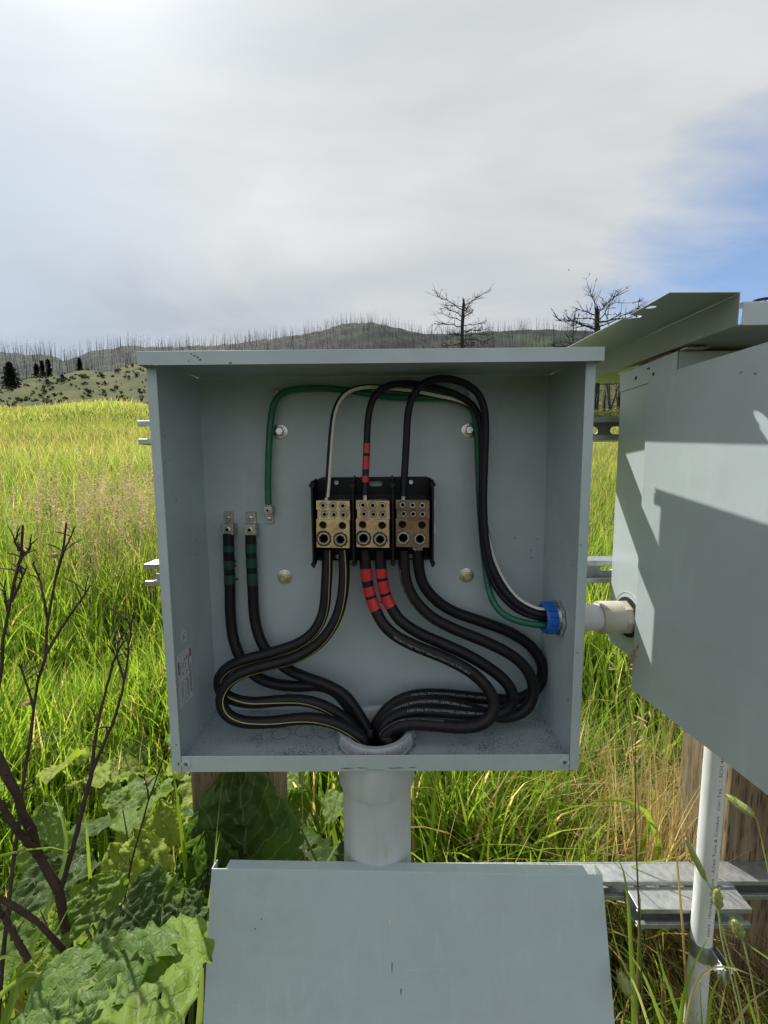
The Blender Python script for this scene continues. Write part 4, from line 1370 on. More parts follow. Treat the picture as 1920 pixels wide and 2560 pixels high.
mb = MB().lathe((tcx - 0.006, tcy - 0.037, 0.321), (1, 0, 0), [(0.0028, 0.0), (0.0028, 0.038), (0.0, 0.038)], 12)
mb.lathe((tcx - 0.002, tcy - 0.037, 0.321), (1, 0, 0), [(0.0062, 0.0), (0.0062, 0.0055)], 6)
mb.lathe((tcx + 0.0187, tcy - 0.037, 0.321), (1, 0, 0), [(0.0062, 0.0), (0.0062, 0.005), (0, 0.006)], 6)
mb.build('bolt', M['zinc'], ps)

# ------------------------------------------------------------------ neighbouring cabinet with its open door
XC = 0.4156
cab = thing('metal_cabinet', (0.7, 0.07, 0.89), 'grey metal cabinet at the right with its door swung open', 'cabinet')
CZ0, CZ1 = 0.8919, 1.3545
mb = MB()
mb.plate([(0.0, CZ0), (0.1335, CZ0), (0.1335, CZ1 - 0.03), (0.0, CZ1 - 0.03)],
         [circle(PCY, PCZ, 0.0225, 28), slot(0.1180, CZ0 + 0.0085, 0.0100, 0.0030, 5), circle(0.098, CZ0 + 0.0085, 0.0030, 10)], lambda u, v, w: (XC + w, u, v), 0.0018)
bevel(mb.build('side_wall', M['paint_cab'], cab), 0.0004, 1)
mb = MB()
mb.plate([(-0.0016, 1.3245), (0.1350, 1.3245), (0.1350, CZ1), (-0.0016, CZ1)], [circle(0.0905, 1.3385, 0.0032, 14), slot(0.060, 1.3460, 0.008, 0.0030, 5), circle(0.0475, 1.3350, 0.0028, 12)],
         lambda u, v, w: (XC - 0.0022 + w, u, v), 0.0018)
bevel(mb.build('hinge_band', M['paint_cab'], cab), 0.0004, 1)
MB().box((XC + 0.0002, 0.1337, CZ0), (1.02, 0.1352, CZ1)).build('back_panel', M['paint_cab'], cab)
MB().box((XC + 0.002, 0.0, CZ0), (1.02, 0.1335, CZ0 + 0.0018)).build('bottom_panel', M['paint_cab'], cab)
MB().box((XC + 0.002, 0.0, CZ1 - 0.0018), (1.02, 0.1335, CZ1)).build('top_panel', M['paint_cab'], cab)
MB().box((1.02, 0.0, CZ0), (1.0218, 0.1335, CZ1)).build('side_wall', M['paint_cab'], cab)
MB().box((XC + 0.0005, -0.0018, 1.315), (1.02, -0.0002, CZ1 - 0.001)).build('front_rail', M['paint_cab'], cab)
MB().box((XC + 0.03, 0.100, CZ0 + 0.01), (1.01, 0.1015, CZ1 - 0.02)).build('inner_panel', M['paint_cab'], cab)
for (y, z) in ((0.0545, 1.2847),):
    MB().lathe((XC - 0.0001, y, z), (-1, 0, 0), [(0.0, 0.0), (0.0046, 0.0), (0.0044, 0.0012), (0.0030, 0.0026), (0.0, 0.0028)], 14).build('side_screw', M['zinc'], cab, True)
MB().box((XC - 0.0022, 0.012, CZ1 + 0.0003), (XC + 0.012, 0.060, CZ1 + 0.0022)).build('gasket', M['red_gasket'], cab)
MB().box((XC - 0.004, 0.080, CZ1 + 0.0003), (XC + 0.010, 0.138, CZ1 + 0.0016)).build('hinge_leaf', M['zinc'], cab)
MB().box((XC + 0.001, -0.016, CZ1 + 0.0003), (XC + 0.03, -0.002, CZ1 + 0.0013)).build('hinge_leaf', M['zinc'], cab)
# raised rings of the knock-out round the conduit
for rr in (0.0330, 0.0400):
    MB().lathe((XC, PCY, PCZ), (-1, 0, 0), [(rr, 0.0), (rr, 0.0006), (rr + 0.0011, 0.0006), (rr + 0.0011, 0.0)], 48, True).build('knockout_ring', M['paint_cab'], cab, True)
# door
hx, hy = 0.4096, 0.052
du = np.array([0.087, -1.0, 0.0])
du /= np.linalg.norm(du)
dn = np.array([-du[1], du[0], 0.0])       # to the right (inside of the door)
DZ0, DZ1, DL = 0.8463, 1.3303, 0.52


def dp(u, z, w):
    return np.array([hx, hy, 0]) + du * u + dn * w + np.array([0, 0, z])


mb = MB().plate([(0, DZ0), (DL, DZ0), (DL, DZ1), (0, DZ1)], [], lambda u, v, w: dp(u, v, w), 0.0016)
door = bevel(mb.build('door', M['paint_cab'], cab), 0.0006)
MB().plate([(0.0, 0.0017), (DL, 0.0017), (DL, 0.020), (0.0, 0.020)], [], lambda u, v, w: dp(u, DZ1 - 0.0004 - w, v), 0.0014).build('door_return', M['paint_cab'], door)
MB().plate([(0.0, 0.0017), (DL, 0.0017), (DL, 0.020), (0.0, 0.020)], [], lambda u, v, w: dp(u, DZ0 + 0.0004 + w, v), 0.0014).build('door_return', M['paint_cab'], door)
MB().plate([(DZ0 + 0.002, 0.0017), (DZ1 - 0.002, 0.0017), (DZ1 - 0.002, 0.006), (DZ0 + 0.002, 0.006)], [], lambda z, v, w: dp(0.0004 + w, z, v), 0.0014).build('door_return', M['paint_cab'], door)

# sheet-metal lid lying on the cabinet, edge channel towards the box
ld = thing('sheet_metal_lid', (0.7, 0.04, 1.356), 'bent sheet metal lid with two holes lying on the cabinet top', 'lid')
LX, LY0, LY1 = 0.412, -0.0985, 0.279


def lz(y):
    return 1.3558 + (y + 0.096) * 0.0334


mb = MB().plate([(LX + 0.0012, LY0 + 0.001), (1.03, LY0 + 0.001), (1.03, LY1), (LX + 0.0012, LY1)], [], lambda u, v, w: (u, v, lz(v) + w), 0.0012)
mb.build('lid_sheet', M['paint_lid'], ld)
mb = MB().plate([(LY0, 0.0), (LY1, 0.0), (LY1, 0.0340), (LY0, 0.0340)], [], lambda y, z, w: (LX + w, y, lz(y) + z), 0.0012)
bevel(mb.build('side_web', M['paint_lid'], ld), 0.0004, 1)
fz = 0.0343
outer = [(LX + 0.0012, LY0), (0.3335, LY0 - 0.001), (0.3328, -0.0265), (0.3385, -0.0250)] + [(0.3450 + 0.0066 * math.cos(a), -0.0190 + 0.0066 * math.sin(a)) for a in np.linspace(R(215), R(470), 16)] + [(0.3420, -0.0100), (0.3322, -0.0097), (0.3234, 0.1327), (0.3150, LY1), (LX + 0.0012, LY1)]
mb = MB().plate(outer, [circle(0.3422, -0.0540, 0.0056, 24)], lambda x, y, w: (x, y, lz(y) + fz + w), 0.0012)
bevel(mb.build('flange', M['paint_lid'], ld), 0.0004, 1)
mb = MB().plate([(LX + 0.005, 0.0), (1.03, 0.0), (1.03, 0.027), (LX + 0.005, 0.024)], [], lambda x, z, w: (x, LY0 - 0.0002 + w, lz(LY0) + z), 0.0012)
bevel(mb.build('front_web', M['paint_cab'], ld), 0.0004, 1)
MB().plate([(LX + 0.006, LY0 + 0.0012), (1.03, LY0 + 0.0012), (1.03, LY0 + 0.02), (LX + 0.006, LY0 + 0.02)], [], lambda x, y, w: (x, y, lz(LY0) + 0.0245 + (x - LX) * 0.0047 + w), 0.001).build('sunlit_return', M['sticker'], ld)  # white colour stands for sunlight on the lid's inner sheet
# coil of thin black cord lying on the lid
mb = MB()
pp = []
for k in range(60):
    t_ = k / 59
    pp.append((0.438 + 0.10 * t_ + 0.012 * math.cos(t_ * 22), -0.088 + 0.007 * math.sin(t_ * 22), 1.3842 + 0.001 * t_ + 0.0016 * math.sin(t_ * 9)))
mb.tube(pp, 0.0016, 8)
cordo = mb.build('coiled_cable', M['black_plastic'], None, True)
tag(cordo, 'small loop of thin black cord on top of the sheet metal lid', 'cord')
cordo.location = (0, 0, 0)

#@@VEG@@
# ------------------------------------------------------------------ vegetation
def numpy_mesh(name, V, F, C, mat, parent=None, smooth=False):
    """V (n,3), F (m,3|4), C (n,3) point colours"""
    me = bpy.data.meshes.new(name)
    k = F.shape[1]
    me.vertices.add(len(V))
    me.vertices.foreach_set('co', V.astype(np.float32).ravel())
    me.loops.add(F.size)
    me.loops.foreach_set('vertex_index', F.astype(np.int32).ravel())
    me.polygons.add(len(F))
    me.polygons.foreach_set('loop_start', np.arange(0, F.size, k, dtype=np.int32))
    me.polygons.foreach_set('loop_total', np.full(len(F), k, np.int32))
    at_ = me.attributes.new('Col', 'FLOAT_COLOR', 'POINT')
    at_.data.foreach_set('color', np.c_[C, np.ones(len(C))].astype(np.float32).ravel())
    me.update(calc_edges=True)
    me.validate()
    me.materials.append(mat)
    if smooth:
        me.shade_smooth()
    o = bpy.data.objects.new(name, me)
    COL.objects.link(o)
    if parent is not None:
        o.parent = parent
        o.matrix_parent_inverse = Matrix.Translation(-parent.location) if parent.type == 'EMPTY' else Matrix.Identity(4)
    return o


def blades(base, h, w, lean, az, seg, col, tipcol, curl=None):
    """grass blades as tapering strips. base (n,3); lean = sideways reach as a share of height"""
    n = len(base)
    t = np.linspace(0, 1, seg + 1)
    if curl is None:
        curl = np.ones(n) * 1.0
    dirx, diry = np.cos(az), np.sin(az)
    face = az + math.pi / 2 + rng.normal(0, 0.5, n)
    V = np.zeros((n, seg + 1, 2, 3))
    C = np.zeros((n, seg + 1, 2, 3))
    for i, tt in enumerate(t):
        reach = lean * h * tt ** (1.6 + 0.6 * curl)
        up = h * (tt - 0.35 * lean * tt ** 2.5 * curl)
        c = base + np.stack([dirx * reach, diry * reach, up], 1)
        ww = w * (1 - tt ** 2.2) * (0.75 + 0.5 * np.sin(math.pi * min(1, tt + 0.25))) + w * 0.04
        off = np.stack([np.cos(face) * ww / 2, np.sin(face) * ww / 2, np.zeros(n)], 1)
        V[:, i, 0] = c - off
        V[:, i, 1] = c + off
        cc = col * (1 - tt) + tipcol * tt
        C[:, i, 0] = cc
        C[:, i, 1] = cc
    idx = np.arange(n)[:, None] * (2 * (seg + 1))
    s = np.arange(seg)[None, :] * 2
    F = np.stack([idx + s, idx + s + 1, idx + s + 3, idx + s + 2], -1).reshape(-1, 4)
    return V.reshape(-1, 3), F, C.reshape(-1, 3)


def joinparts(parts):
    Vs, Fs, Cs = [], [], []
    o = 0
    for V, F, C in parts:
        Vs.append(V)
        Fs.append(F + o)
        Cs.append(C)
        o += len(V)
    return np.vstack(Vs), np.vstack(Fs), np.vstack(Cs)


G1 = np.array([0.150, 0.215, 0.035])
G2 = np.array([0.265, 0.285, 0.085])
G3 = np.array([0.075, 0.135, 0.025])
DRY = np.array([0.40, 0.31, 0.15])


def grasscol(n, dry=0.06, yel=0.5, dark=0.2, tint=(1.0, 1.0, 1.0)):
    u = rng.random(n)[:, None]
    c = G1 * (1 - u * yel) + G2 * (u * yel)
    k = rng.random(n)[:, None]
    c = np.where(k < dark, G3 * (0.8 + 0.5 * u), c)
    c = c * np.array(tint)
    d = rng.random(n)[:, None]
    c = np.where(d < dry, DRY * (0.7 + 0.6 * u), c)
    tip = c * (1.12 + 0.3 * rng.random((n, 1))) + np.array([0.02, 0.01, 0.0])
    return c * np.array([0.85, 0.85, 0.9]), tip


def blocked(x, y, m=0.0):
    b = (np.abs(x - 0.045) < 0.325 + m) & (y > -0.26 - m) & (y < 0.21)           # box, cover
    b |= (x > -0.395 - m) & (x < -0.215 + m) & (y > 0.19) & (y < 0.37)             # left post
    b |= (x > 0.70 - m) & (x < 0.90 + m) & (y > 0.19) & (y < 0.37)                 # right post
    b |= np.hypot(x - 0.0193, y + 0.58) < 0.55                                     # the viewer
    b |= np.hypot(x - BCX, y - BCY) < 0.075
    b |= np.hypot(x - tcx, y - tcy) < 0.03
    return b


# near grass, blade by blade
def nearfield(n, x0, x1, y0, y1, hlo, hhi, wlo, whi, seg, dry=0.06, keep=None, lean=(0.15, 0.75), dark=0.2, yel=0.5):
    x = rng.uniform(x0, x1, n)
    y = rng.uniform(y0, y1, n)
    ok = ~blocked(x, y)
    if keep is not None:
        ok &= keep(x, y)
    x, y = x[ok], y[ok]
    n = len(x)
    base = np.stack([x, y, land(x, y) - 0.01], 1)
    h = rng.uniform(hlo, hhi, n) * (0.75 + 0.35 * np.sin(x * 4.1 + 1) * np.sin(y * 3.3))
    c, tip = grasscol(n, dry, yel, dark, (0.97, 1.10, 0.62))
    return blades(base, h, rng.uniform(wlo, whi, n), rng.uniform(lean[0], lean[1], n), rng.uniform(0, 2 * math.pi, n), seg, c, tip, rng.uniform(0.3, 1.3, n))


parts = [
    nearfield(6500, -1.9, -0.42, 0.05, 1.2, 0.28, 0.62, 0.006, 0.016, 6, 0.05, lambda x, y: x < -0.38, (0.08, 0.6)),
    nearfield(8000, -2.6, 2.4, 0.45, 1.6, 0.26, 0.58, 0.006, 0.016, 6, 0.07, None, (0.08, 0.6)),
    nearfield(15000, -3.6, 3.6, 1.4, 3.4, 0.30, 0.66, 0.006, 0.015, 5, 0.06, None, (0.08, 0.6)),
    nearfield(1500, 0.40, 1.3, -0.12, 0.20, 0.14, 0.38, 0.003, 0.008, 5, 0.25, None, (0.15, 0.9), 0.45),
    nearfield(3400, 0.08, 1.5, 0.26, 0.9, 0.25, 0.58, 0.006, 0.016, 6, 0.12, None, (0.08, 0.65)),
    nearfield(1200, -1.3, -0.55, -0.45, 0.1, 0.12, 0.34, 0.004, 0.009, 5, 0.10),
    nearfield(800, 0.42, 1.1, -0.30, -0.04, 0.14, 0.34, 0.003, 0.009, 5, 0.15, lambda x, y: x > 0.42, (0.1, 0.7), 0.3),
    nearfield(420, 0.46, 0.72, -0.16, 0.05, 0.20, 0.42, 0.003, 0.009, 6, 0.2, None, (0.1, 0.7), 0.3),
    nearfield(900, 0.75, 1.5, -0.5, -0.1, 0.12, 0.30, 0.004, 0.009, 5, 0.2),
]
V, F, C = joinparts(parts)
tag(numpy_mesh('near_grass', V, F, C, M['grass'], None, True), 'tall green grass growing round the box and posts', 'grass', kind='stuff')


def sector(n, r0, r1, az0, az1, power=0.5):
    u = rng.random(n)
    r = (r0 ** (1 / power) + u * (r1 ** (1 / power) - r0 ** (1 / power))) ** power
    a = np.radians(rng.uniform(az0, az1, n))
    return CAM[0] + r * np.sin(a), CAM[1] + r * np.cos(a), r


def fieldgrass(n, r0, r1, az0, az1, h0, h1, w0, w1, seg, dry, power=0.5, yel=0.8, dark=0.12):
    x, y, r = sector(n, r0, r1, az0, az1, power)
    base = np.stack([x, y, land(x, y) - 0.03], 1)
    k = r / r1
    patch = 0.5 + 0.5 * np.sin(x * 0.55 + 1.7 * np.sin(y * 0.31)) * np.sin(y * 0.42 + 1.1)
    h = rng.uniform(h0, h1, n) * (0.8 + 0.35 * patch)
    w = rng.uniform(w0, w1, n) * (0.5 + 0.5 * k)
    c, tip = grasscol(n, dry, yel, dark, (0.95, 1.05, 0.72) if r1 < 10 else (1, 1, 1))
    tone = (0.78 + 0.36 * patch + rng.normal(0, 0.07, n))[:, None]
    return blades(base, h, w, rng.uniform(0.1, 0.7, n), rng.uniform(0, 2 * math.pi, n), seg, c * tone, tip * tone, rng.uniform(0.3, 1.2, n))


parts = [
    fieldgrass(46000, 3.2, 9.0, -62, 62, 0.30, 0.62, 0.007, 0.014, 3, 0.09, 0.6),
    fieldgrass(100000, 8.5, 20.0, -58, 58, 0.28, 0.52, 0.011, 0.022, 2, 0.08, 0.6, 1.0, 0.06),
    fieldgrass(115000, 19.0, 41.5, -56, 56, 0.26, 0.48, 0.025, 0.055, 2, 0.06, 0.6, 1.15, 0.04),
    fieldgrass(9000, 30.0, 41.5, -56, 56, 0.35, 0.75, 0.02, 0.05, 2, 0.55, 0.6, 1.1, 0.1),
    fieldgrass(9000, 4.0, 16.0, -60, 60, 0.45, 0.80, 0.005, 0.010, 3, 0.75, 0.6, 1.0, 0.1),
]
V, F, C = joinparts(parts)
tag(numpy_mesh('meadow_grass', V, F, C, M['grass'], None, True), 'bright sunlit meadow grass stretching up to the hill', 'grass', kind='stuff')


# pale seed panicles over the grass on the left, and scattered dry stems
def panicles(n, fx, fy, h0, h1, spike, col):
    Vs, Fs, Cs = [], [], []
    o = 0
    x, y = fx(n), fy(n)
    ok = ~blocked(x, y, 0.02)
    x, y = x[ok], y[ok]
    z = land(x, y)
    for k in range(len(x)):
        h = rng.uniform(h0, h1)
        a = rng.uniform(0, 6.28)
        ln = rng.uniform(0.05, 0.22) * h
        top = np.array([x[k] + ln * math.cos(a), y[k] + ln * math.sin(a), z[k] + h])
        b = np.array([x[k], y[k], z[k]])
        w = 0.0011 + 0.0006 * abs(y[k]) / 4
        side = np.array([w, 0, 0])
        Vs += [b - side, b + side, top + side * 0.6, top - side * 0.6]
        Fs.append((o, o + 1, o + 2, o + 3))
        cc = col * rng.uniform(0.75, 1.2)
        Cs += [cc * 0.8] * 4
        o += 4
        for q in range(spike):
            f = rng.uniform(0.72, 1.0)
            p = b + (top - b) * f
            aa = rng.uniform(0, 6.28)
            l_ = rng.uniform(0.014, 0.045) * (1.25 - f) * 2.4
            tip = p + np.array([math.cos(aa) * l_, math.sin(aa) * l_, rng.uniform(-0.2, 0.8) * l_])
            ww = rng.uniform(0.0016, 0.0034) * (1 + 0.25 * y[k])
            s2 = np.array([ww * math.sin(aa), -ww * math.cos(aa), ww * 0.4])
            m = p + (tip - p) * 0.65
            Vs += [p, m - s2, tip, m + s2]
            Fs.append((o, o + 1, o + 2, o + 3))
            Cs += [cc] * 4
            o += 4
    return np.array(Vs), np.array(Fs), np.array(Cs)


STR = np.array([0.56, 0.46, 0.29])
parts = [
    panicles(330, lambda n: rng.normal(-2.0, 0.45, n), lambda n: rng.normal(2.6, 0.40, n), 0.62, 0.92, 16, STR),
    panicles(130, lambda n: rng.normal(-3.2, 0.9, n), lambda n: rng.normal(4.3, 0.8, n), 0.6, 0.85, 12, STR),
    panicles(70, lambda n: rng.uniform(-3.0, 3.0, n), lambda n: rng.uniform(0.5, 3.5, n), 0.4, 0.75, 10, STR),
]
V, F, C = joinparts(parts)
tag(numpy_mesh('seeding_grass', V, F, C, M['seed']), 'pale straw-coloured seeding grass standing above the green meadow', 'grass', kind='stuff')

# thatch of fallen straw behind the rails on the right
n = 1500
x = rng.uniform(0.33, 1.35, n)
y = rng.uniform(0.27, 0.75, n)
ok = ~blocked(x, y)
x, y = x[ok], y[ok]
n = len(x)
u = rng.random((n, 1))
colr = DRY * (0.45 + 0.75 * u)
V1 = blades(np.stack([x, y, land(x, y) + rng.uniform(0, 0.10, n)], 1), rng.uniform(0.12, 0.42, n), rng.uniform(0.002, 0.005, n), rng.uniform(0.5, 1.6, n), rng.uniform(0, 6.28, n), 4, colr * 0.8, colr * 1.15, rng.uniform(0.4, 1.2, n))
n = 1300
x = rng.uniform(0.62, 0.86, n)
y = rng.uniform(0.06, 0.20, n)
ok = ~blocked(x, y)
x, y = x[ok], y[ok]
n = len(x)
u = rng.random((n, 1))
colr = DRY * (0.25 + 0.6 * u)
V2 = blades(np.stack([x, y, land(x, y)], 1), rng.uniform(0.08, 0.30, n), rng.uniform(0.0015, 0.004, n), rng.uniform(0.3, 1.3, n), rng.uniform(0, 6.28, n), 4, colr * 0.8, colr, rng.uniform(0.4, 1.2, n))
# straw clump leaning against the post
n = 260
x = rng.normal(0.66, 0.05, n)
y = rng.uniform(0.25, 0.42, n)
u = rng.random((n, 1))
colr = DRY * (0.6 + 0.7 * u)
V3 = blades(np.stack([x, y, land(x, y)], 1), rng.uniform(0.35, 0.62, n), rng.uniform(0.002, 0.005, n), rng.uniform(0.05, 0.35, n), rng.normal(0.3, 0.9, n), 4, colr * 0.8, colr * 1.1, rng.uniform(0.2, 0.9, n))
V, F, C = joinparts([V1, V2, V3])
tag(numpy_mesh('dry_straw', V, F, C, M['grass']), 'tangle of dry golden straw between the rails and the post', 'straw', kind='stuff')


# broad curved blades crossing the view at the lower right and left
def ribbon(pts, w, col, name, label, group):
    P = catmull(pts, 44)
    seg = np.r_[0, np.cumsum(np.linalg.norm(np.diff(P, axis=0), axis=1))]
    P = np.stack([np.interp(np.linspace(0, seg[-1], 30), seg, P[:, i]) for i in range(3)], 1)
    Tn = np.gradient(P, axis=0)
    Tn /= np.linalg.norm(Tn, axis=1)[:, None]
    view = P - CAM
    side = np.cross(Tn, view)
    side /= np.linalg.norm(side, axis=1)[:, None]
    t = np.linspace(0, 1, len(P))
    ww = w * np.clip(0.18 + 1.5 * t, 0, 1) * (1 - t ** 3) + 0.0004
    keel = np.cross(side, Tn)
    V = np.stack([P - side * ww[:, None] / 2, P + keel * ww[:, None] * 0.16, P + side * ww[:, None] / 2], 1).reshape(-1, 3)
    F = []
    for i in range(len(P) - 1):
        for j in range(2):
            F.append((i * 3 + j, i * 3 + j + 1, (i + 1) * 3 + j + 1, (i + 1) * 3 + j))
    C = np.repeat((np.array(col)[None, :] * (0.8 + 0.4 * t[:, None])), 3, axis=0)
    o = numpy_mesh(name, V, np.array(F), C, M['grass'], None, True)
    return tag(o, label, 'grass blade', group)


def pxs(L):
    return [at(a, b, c) for a, b, c in L]


def rooted(P):
    """carry a stem on from its lowest measured point down to the soil in a smooth bend"""
    p0 = np.array(P[0])
    d = p0 - np.array(P[1])
    d /= np.linalg.norm(d) + 1e-9
    g = float(land(p0[0], p0[1]))
    h = p0[2] - g
    if h < 0.04:
        return list(P)
    ctrl = p0 + d * h * 0.45
    foot = np.array([ctrl[0] + d[0] * h * 0.15, ctrl[1] + d[1] * h * 0.15, g - 0.02])
    n = max(2, int(h / 0.05))
    ext = [(1 - t) ** 2 * foot + 2 * t * (1 - t) * ctrl + t * t * p0 for t in np.linspace(0, 1, n + 1)[:-1]]
    return ext + list(P)


GB = (0.13, 0.20, 0.03)
LB = [
    ([(1575, 2330, .02), (1568, 2230, .03), (1553, 2160, .05), (1530, 2122, .07), (1521, 2118, .08)], .0105, GB, 'broad green blade rising in front of the low rail, bent at its tip'),
    ([(1592, 2150, .33), (1625, 2050, .32), (1600, 2020, .30), (1545, 2000, .28), (1490, 2003, .27)], .013, (.17, .24, .03), 'green blade arching left under the box corner'),
    ([(1640, 2150, .30), (1645, 2110, .30), (1620, 2040, .28), (1565, 2003, .27), (1480, 2005, .26)], .014, (.18, .26, .03), 'green blade arching over towards the lower rail'),
    ([(1598, 2330, .05), (1600, 2240, .06), (1592, 2216, .06), (1588, 2200, .06)], .008, (.12, .13, .04), 'short browned blade before the short strut'),
    ([(1690, 2520, -.02), (1655, 2420, -.01), (1640, 2360, .0), (1622, 2328, .01)], .010, (.11, .18, .04), 'slender blade slanting left below the short strut'),
    ([(1655, 2560, -.03), (1610, 2440, -.02), (1560, 2370, -.01), (1528, 2350, .0)], .009, (.16, .22, .04), 'long pale blade beside the cover edge, slanting left'),
    ([(1920, 2395, -.10), (1880, 2370, -.08), (1830, 2330, -.06), (1800, 2290, -.05)], .008, (.15, .21, .05), 'thin blade slanting across the right post'),
    ([(1715, 2560, -.05), (1735, 2470, -.05), (1780, 2420, -.06), (1850, 2425, -.09), (1920, 2462, -.12)], .0055, (.36, .31, .18), 'pale dried blade arching at the lower right corner'),
    ([(1840, 2560, -.12), (1870, 2510, -.12), (1910, 2480, -.12), (1950, 2460, -.12)], .0075, (.33, .27, .14), 'broad dried blade at the lower right corner'),
    ([(1620, 2560, -.04), (1590, 2470, -.04), (1545, 2380, -.03), (1515, 2250, -.02)], .005, (.30, .30, .14), 'thin straw-green stem leaning on the cover edge'),
    ([(1700, 2240, .10), (1690, 2130, .12), (1672, 2040, .15), (1640, 1930, .2), (1615, 1868, .23)], .0045, (.36, .26, .12), 'brown dry stem rising past the strut offcut'),
    ([(95, 2330, -.10), (140, 2220, -.06), (168, 2120, -.02), (150, 2030, .02), (130, 1985, .05)], .013, (.16, .24, .04), 'broad blade at left between the dead stalks'),
    ([(0, 2140, -.1), (60, 2125, -.1), (130, 2118, -.08), (170, 2128, -.06)], .010, (.20, .28, .04), 'pale blade lying flat at the left edge'),
    ([(30, 2460, -.14), (90, 2400, -.12), (140, 2330, -.10), (180, 2255, -.08)], .014, (.17, .25, .05), 'wide blade slanting up at lower left'),
    ([(0, 2490, -.16), (50, 2445, -.16), (100, 2432, -.15), (150, 2440, -.13)], .018, (.22, .30, .07), 'wide pale blade curving in at the lower left edge'),
    ([(0, 2395, -.12), (40, 2388, -.12), (75, 2400, -.12), (95, 2420, -.11)], .014, (.23, .31, .06), 'short pale blade hanging at the lower left edge'),
    ([(440, 1975, .16), (436, 1945, .17), (430, 1920, .18), (424, 1905, .19)], .013, (.22, .34, .02), 'bright backlit blade just under the left box corner'),
    ([(222, 2150, .02), (215, 2060, .03), (200, 1990, .05), (178, 1930, .08)], .008, (.17, .25, .03), 'blade standing between the dead stalks at left'),
    ([(790, 2150, .10), (735, 2040, .14), (690, 1975, .17), (655, 1935, .19)], .0075, (.10, .15, .06), 'dark blade slanting behind the cover, right of the big leaf'),
    ([(536, 2170, .02), (540, 2110, .03), (546, 2040, .05), (557, 1932, .07)], .0030, (.20, .25, .07), 'thin upright stem in front of the tall dark leaf'),
    ([(533, 2185, .015), (540, 2130, .02), (548, 2095, .025), (551, 2075, .03)], .011, (.15, .20, .05), 'short blade standing in the notch of the cover corner'),
    ([(1600, 2330, -.02), (1590, 2100, .0), (1588, 1920, .02), (1592, 1760, .03)], .0026, (.05, .06, .03), 'long thin dark stem rising right of the box corner'),
    ([(1890, 2560, -.10), (1862, 2470, -.09), (1838, 2420, -.08), (1822, 2395, -.08)], .009, (.14, .22, .03), 'green blade at the lower right below the strap'),
    ([(1700, 2560, -.06), (1712, 2480, -.06), (1740, 2400, -.05), (1768, 2350, -.05)], .010, (.15, .24, .03), 'green blade rising beside the foot of the thin conduit'),
    ([(1770, 2560, -.08), (1778, 2490, -.08), (1800, 2440, -.08), (1822, 2405, -.08)], .009, (.16, .25, .04), 'green blade rising at the foot of the right post'),
]
for pts, w, col, lab_ in LB:
    ribbon(rooted(pxs(pts)), w, col, 'grass_blade', lab_, 'single broad grass blades')


# foxtail seed heads
def foxtail(pts, hl, hr, label):
    P = catmull(rooted(pxs(pts)), 40)
    e = thing('foxtail_grass', P[0], label, 'foxtail', 'foxtail seed heads')
    MB().tube(P, 0.0011, 6).build('stem', M['foxtail'], e, True)
    d = P[-1] - P[-3]
    d /= np.linalg.norm(d)
    # tapering head with bristles
    mb = MB()
    ax = [P[-1] + d * hl * t for t in np.linspace(0, 1, 8)]
    rad = [hr * 1.3 * q for q in (0.45, 0.85, 1.0, 1.0, 0.95, 0.85, 0.65, 0.25)]
    mb.tube(ax, rad, 9)
    for k in range(150):
        t = random.random() * 0.96
        c = P[-1] + d * hl * t
        v = np.array([random.gauss(0, 1) for _ in range(3)])
        v -= d * (v @ d)
        v /= np.linalg.norm(v)
        r_ = hr * 1.3 * (0.95 if t < 0.8 else 0.6)
        s = np.cross(d, v) * 0.0006
        b_ = c + v * r_ * 0.9
        tip = c + v * r_ * 1.35 + d * 0.005
        mb.add([b_ - s, b_ + s, tip], [(0, 1, 2)])
    mb.build('seed_head', M['foxtail'], e, fix=False)
    return e


foxtail([(1935, 2250, .05), (1915, 2150, .06), (1893, 2055, .08), (1884, 2040, .085)], 0.042, 0.0060, 'foxtail head against the right post, highest of those by it')
foxtail([(1900, 2560, -.08), (1880, 2450, -.07), (1860, 2360, -.06), (1853, 2340, -.06)], 0.034, 0.0050, 'foxtail head low in front of the right post')
foxtail([(1830, 2450, -.02), (1805, 2350, .0), (1798, 2290, .01), (1796, 2268, .01)], 0.036, 0.0052, 'foxtail head beside the thin conduit above its strap')
foxtail([(1800, 2300, .02), (1780, 2230, .03), (1768, 2206, .035), (1764, 2198, .036)], 0.072, 0.0038, 'long slim foxtail head crossing the thin conduit')
foxtail([(1600, 2600, -.06), (1590, 2540, -.05), (1575, 2495, -.05), (1571, 2484, -.05)], 0.036, 0.0060, 'foxtail head in the shade right of the loose cover')
foxtail([(762, 2145, .17), (757, 2070, .17), (755, 1990, .17), (754.5, 1962, .17)], 0.034, 0.0040, 'foxtail head in the shade just under the box floor')


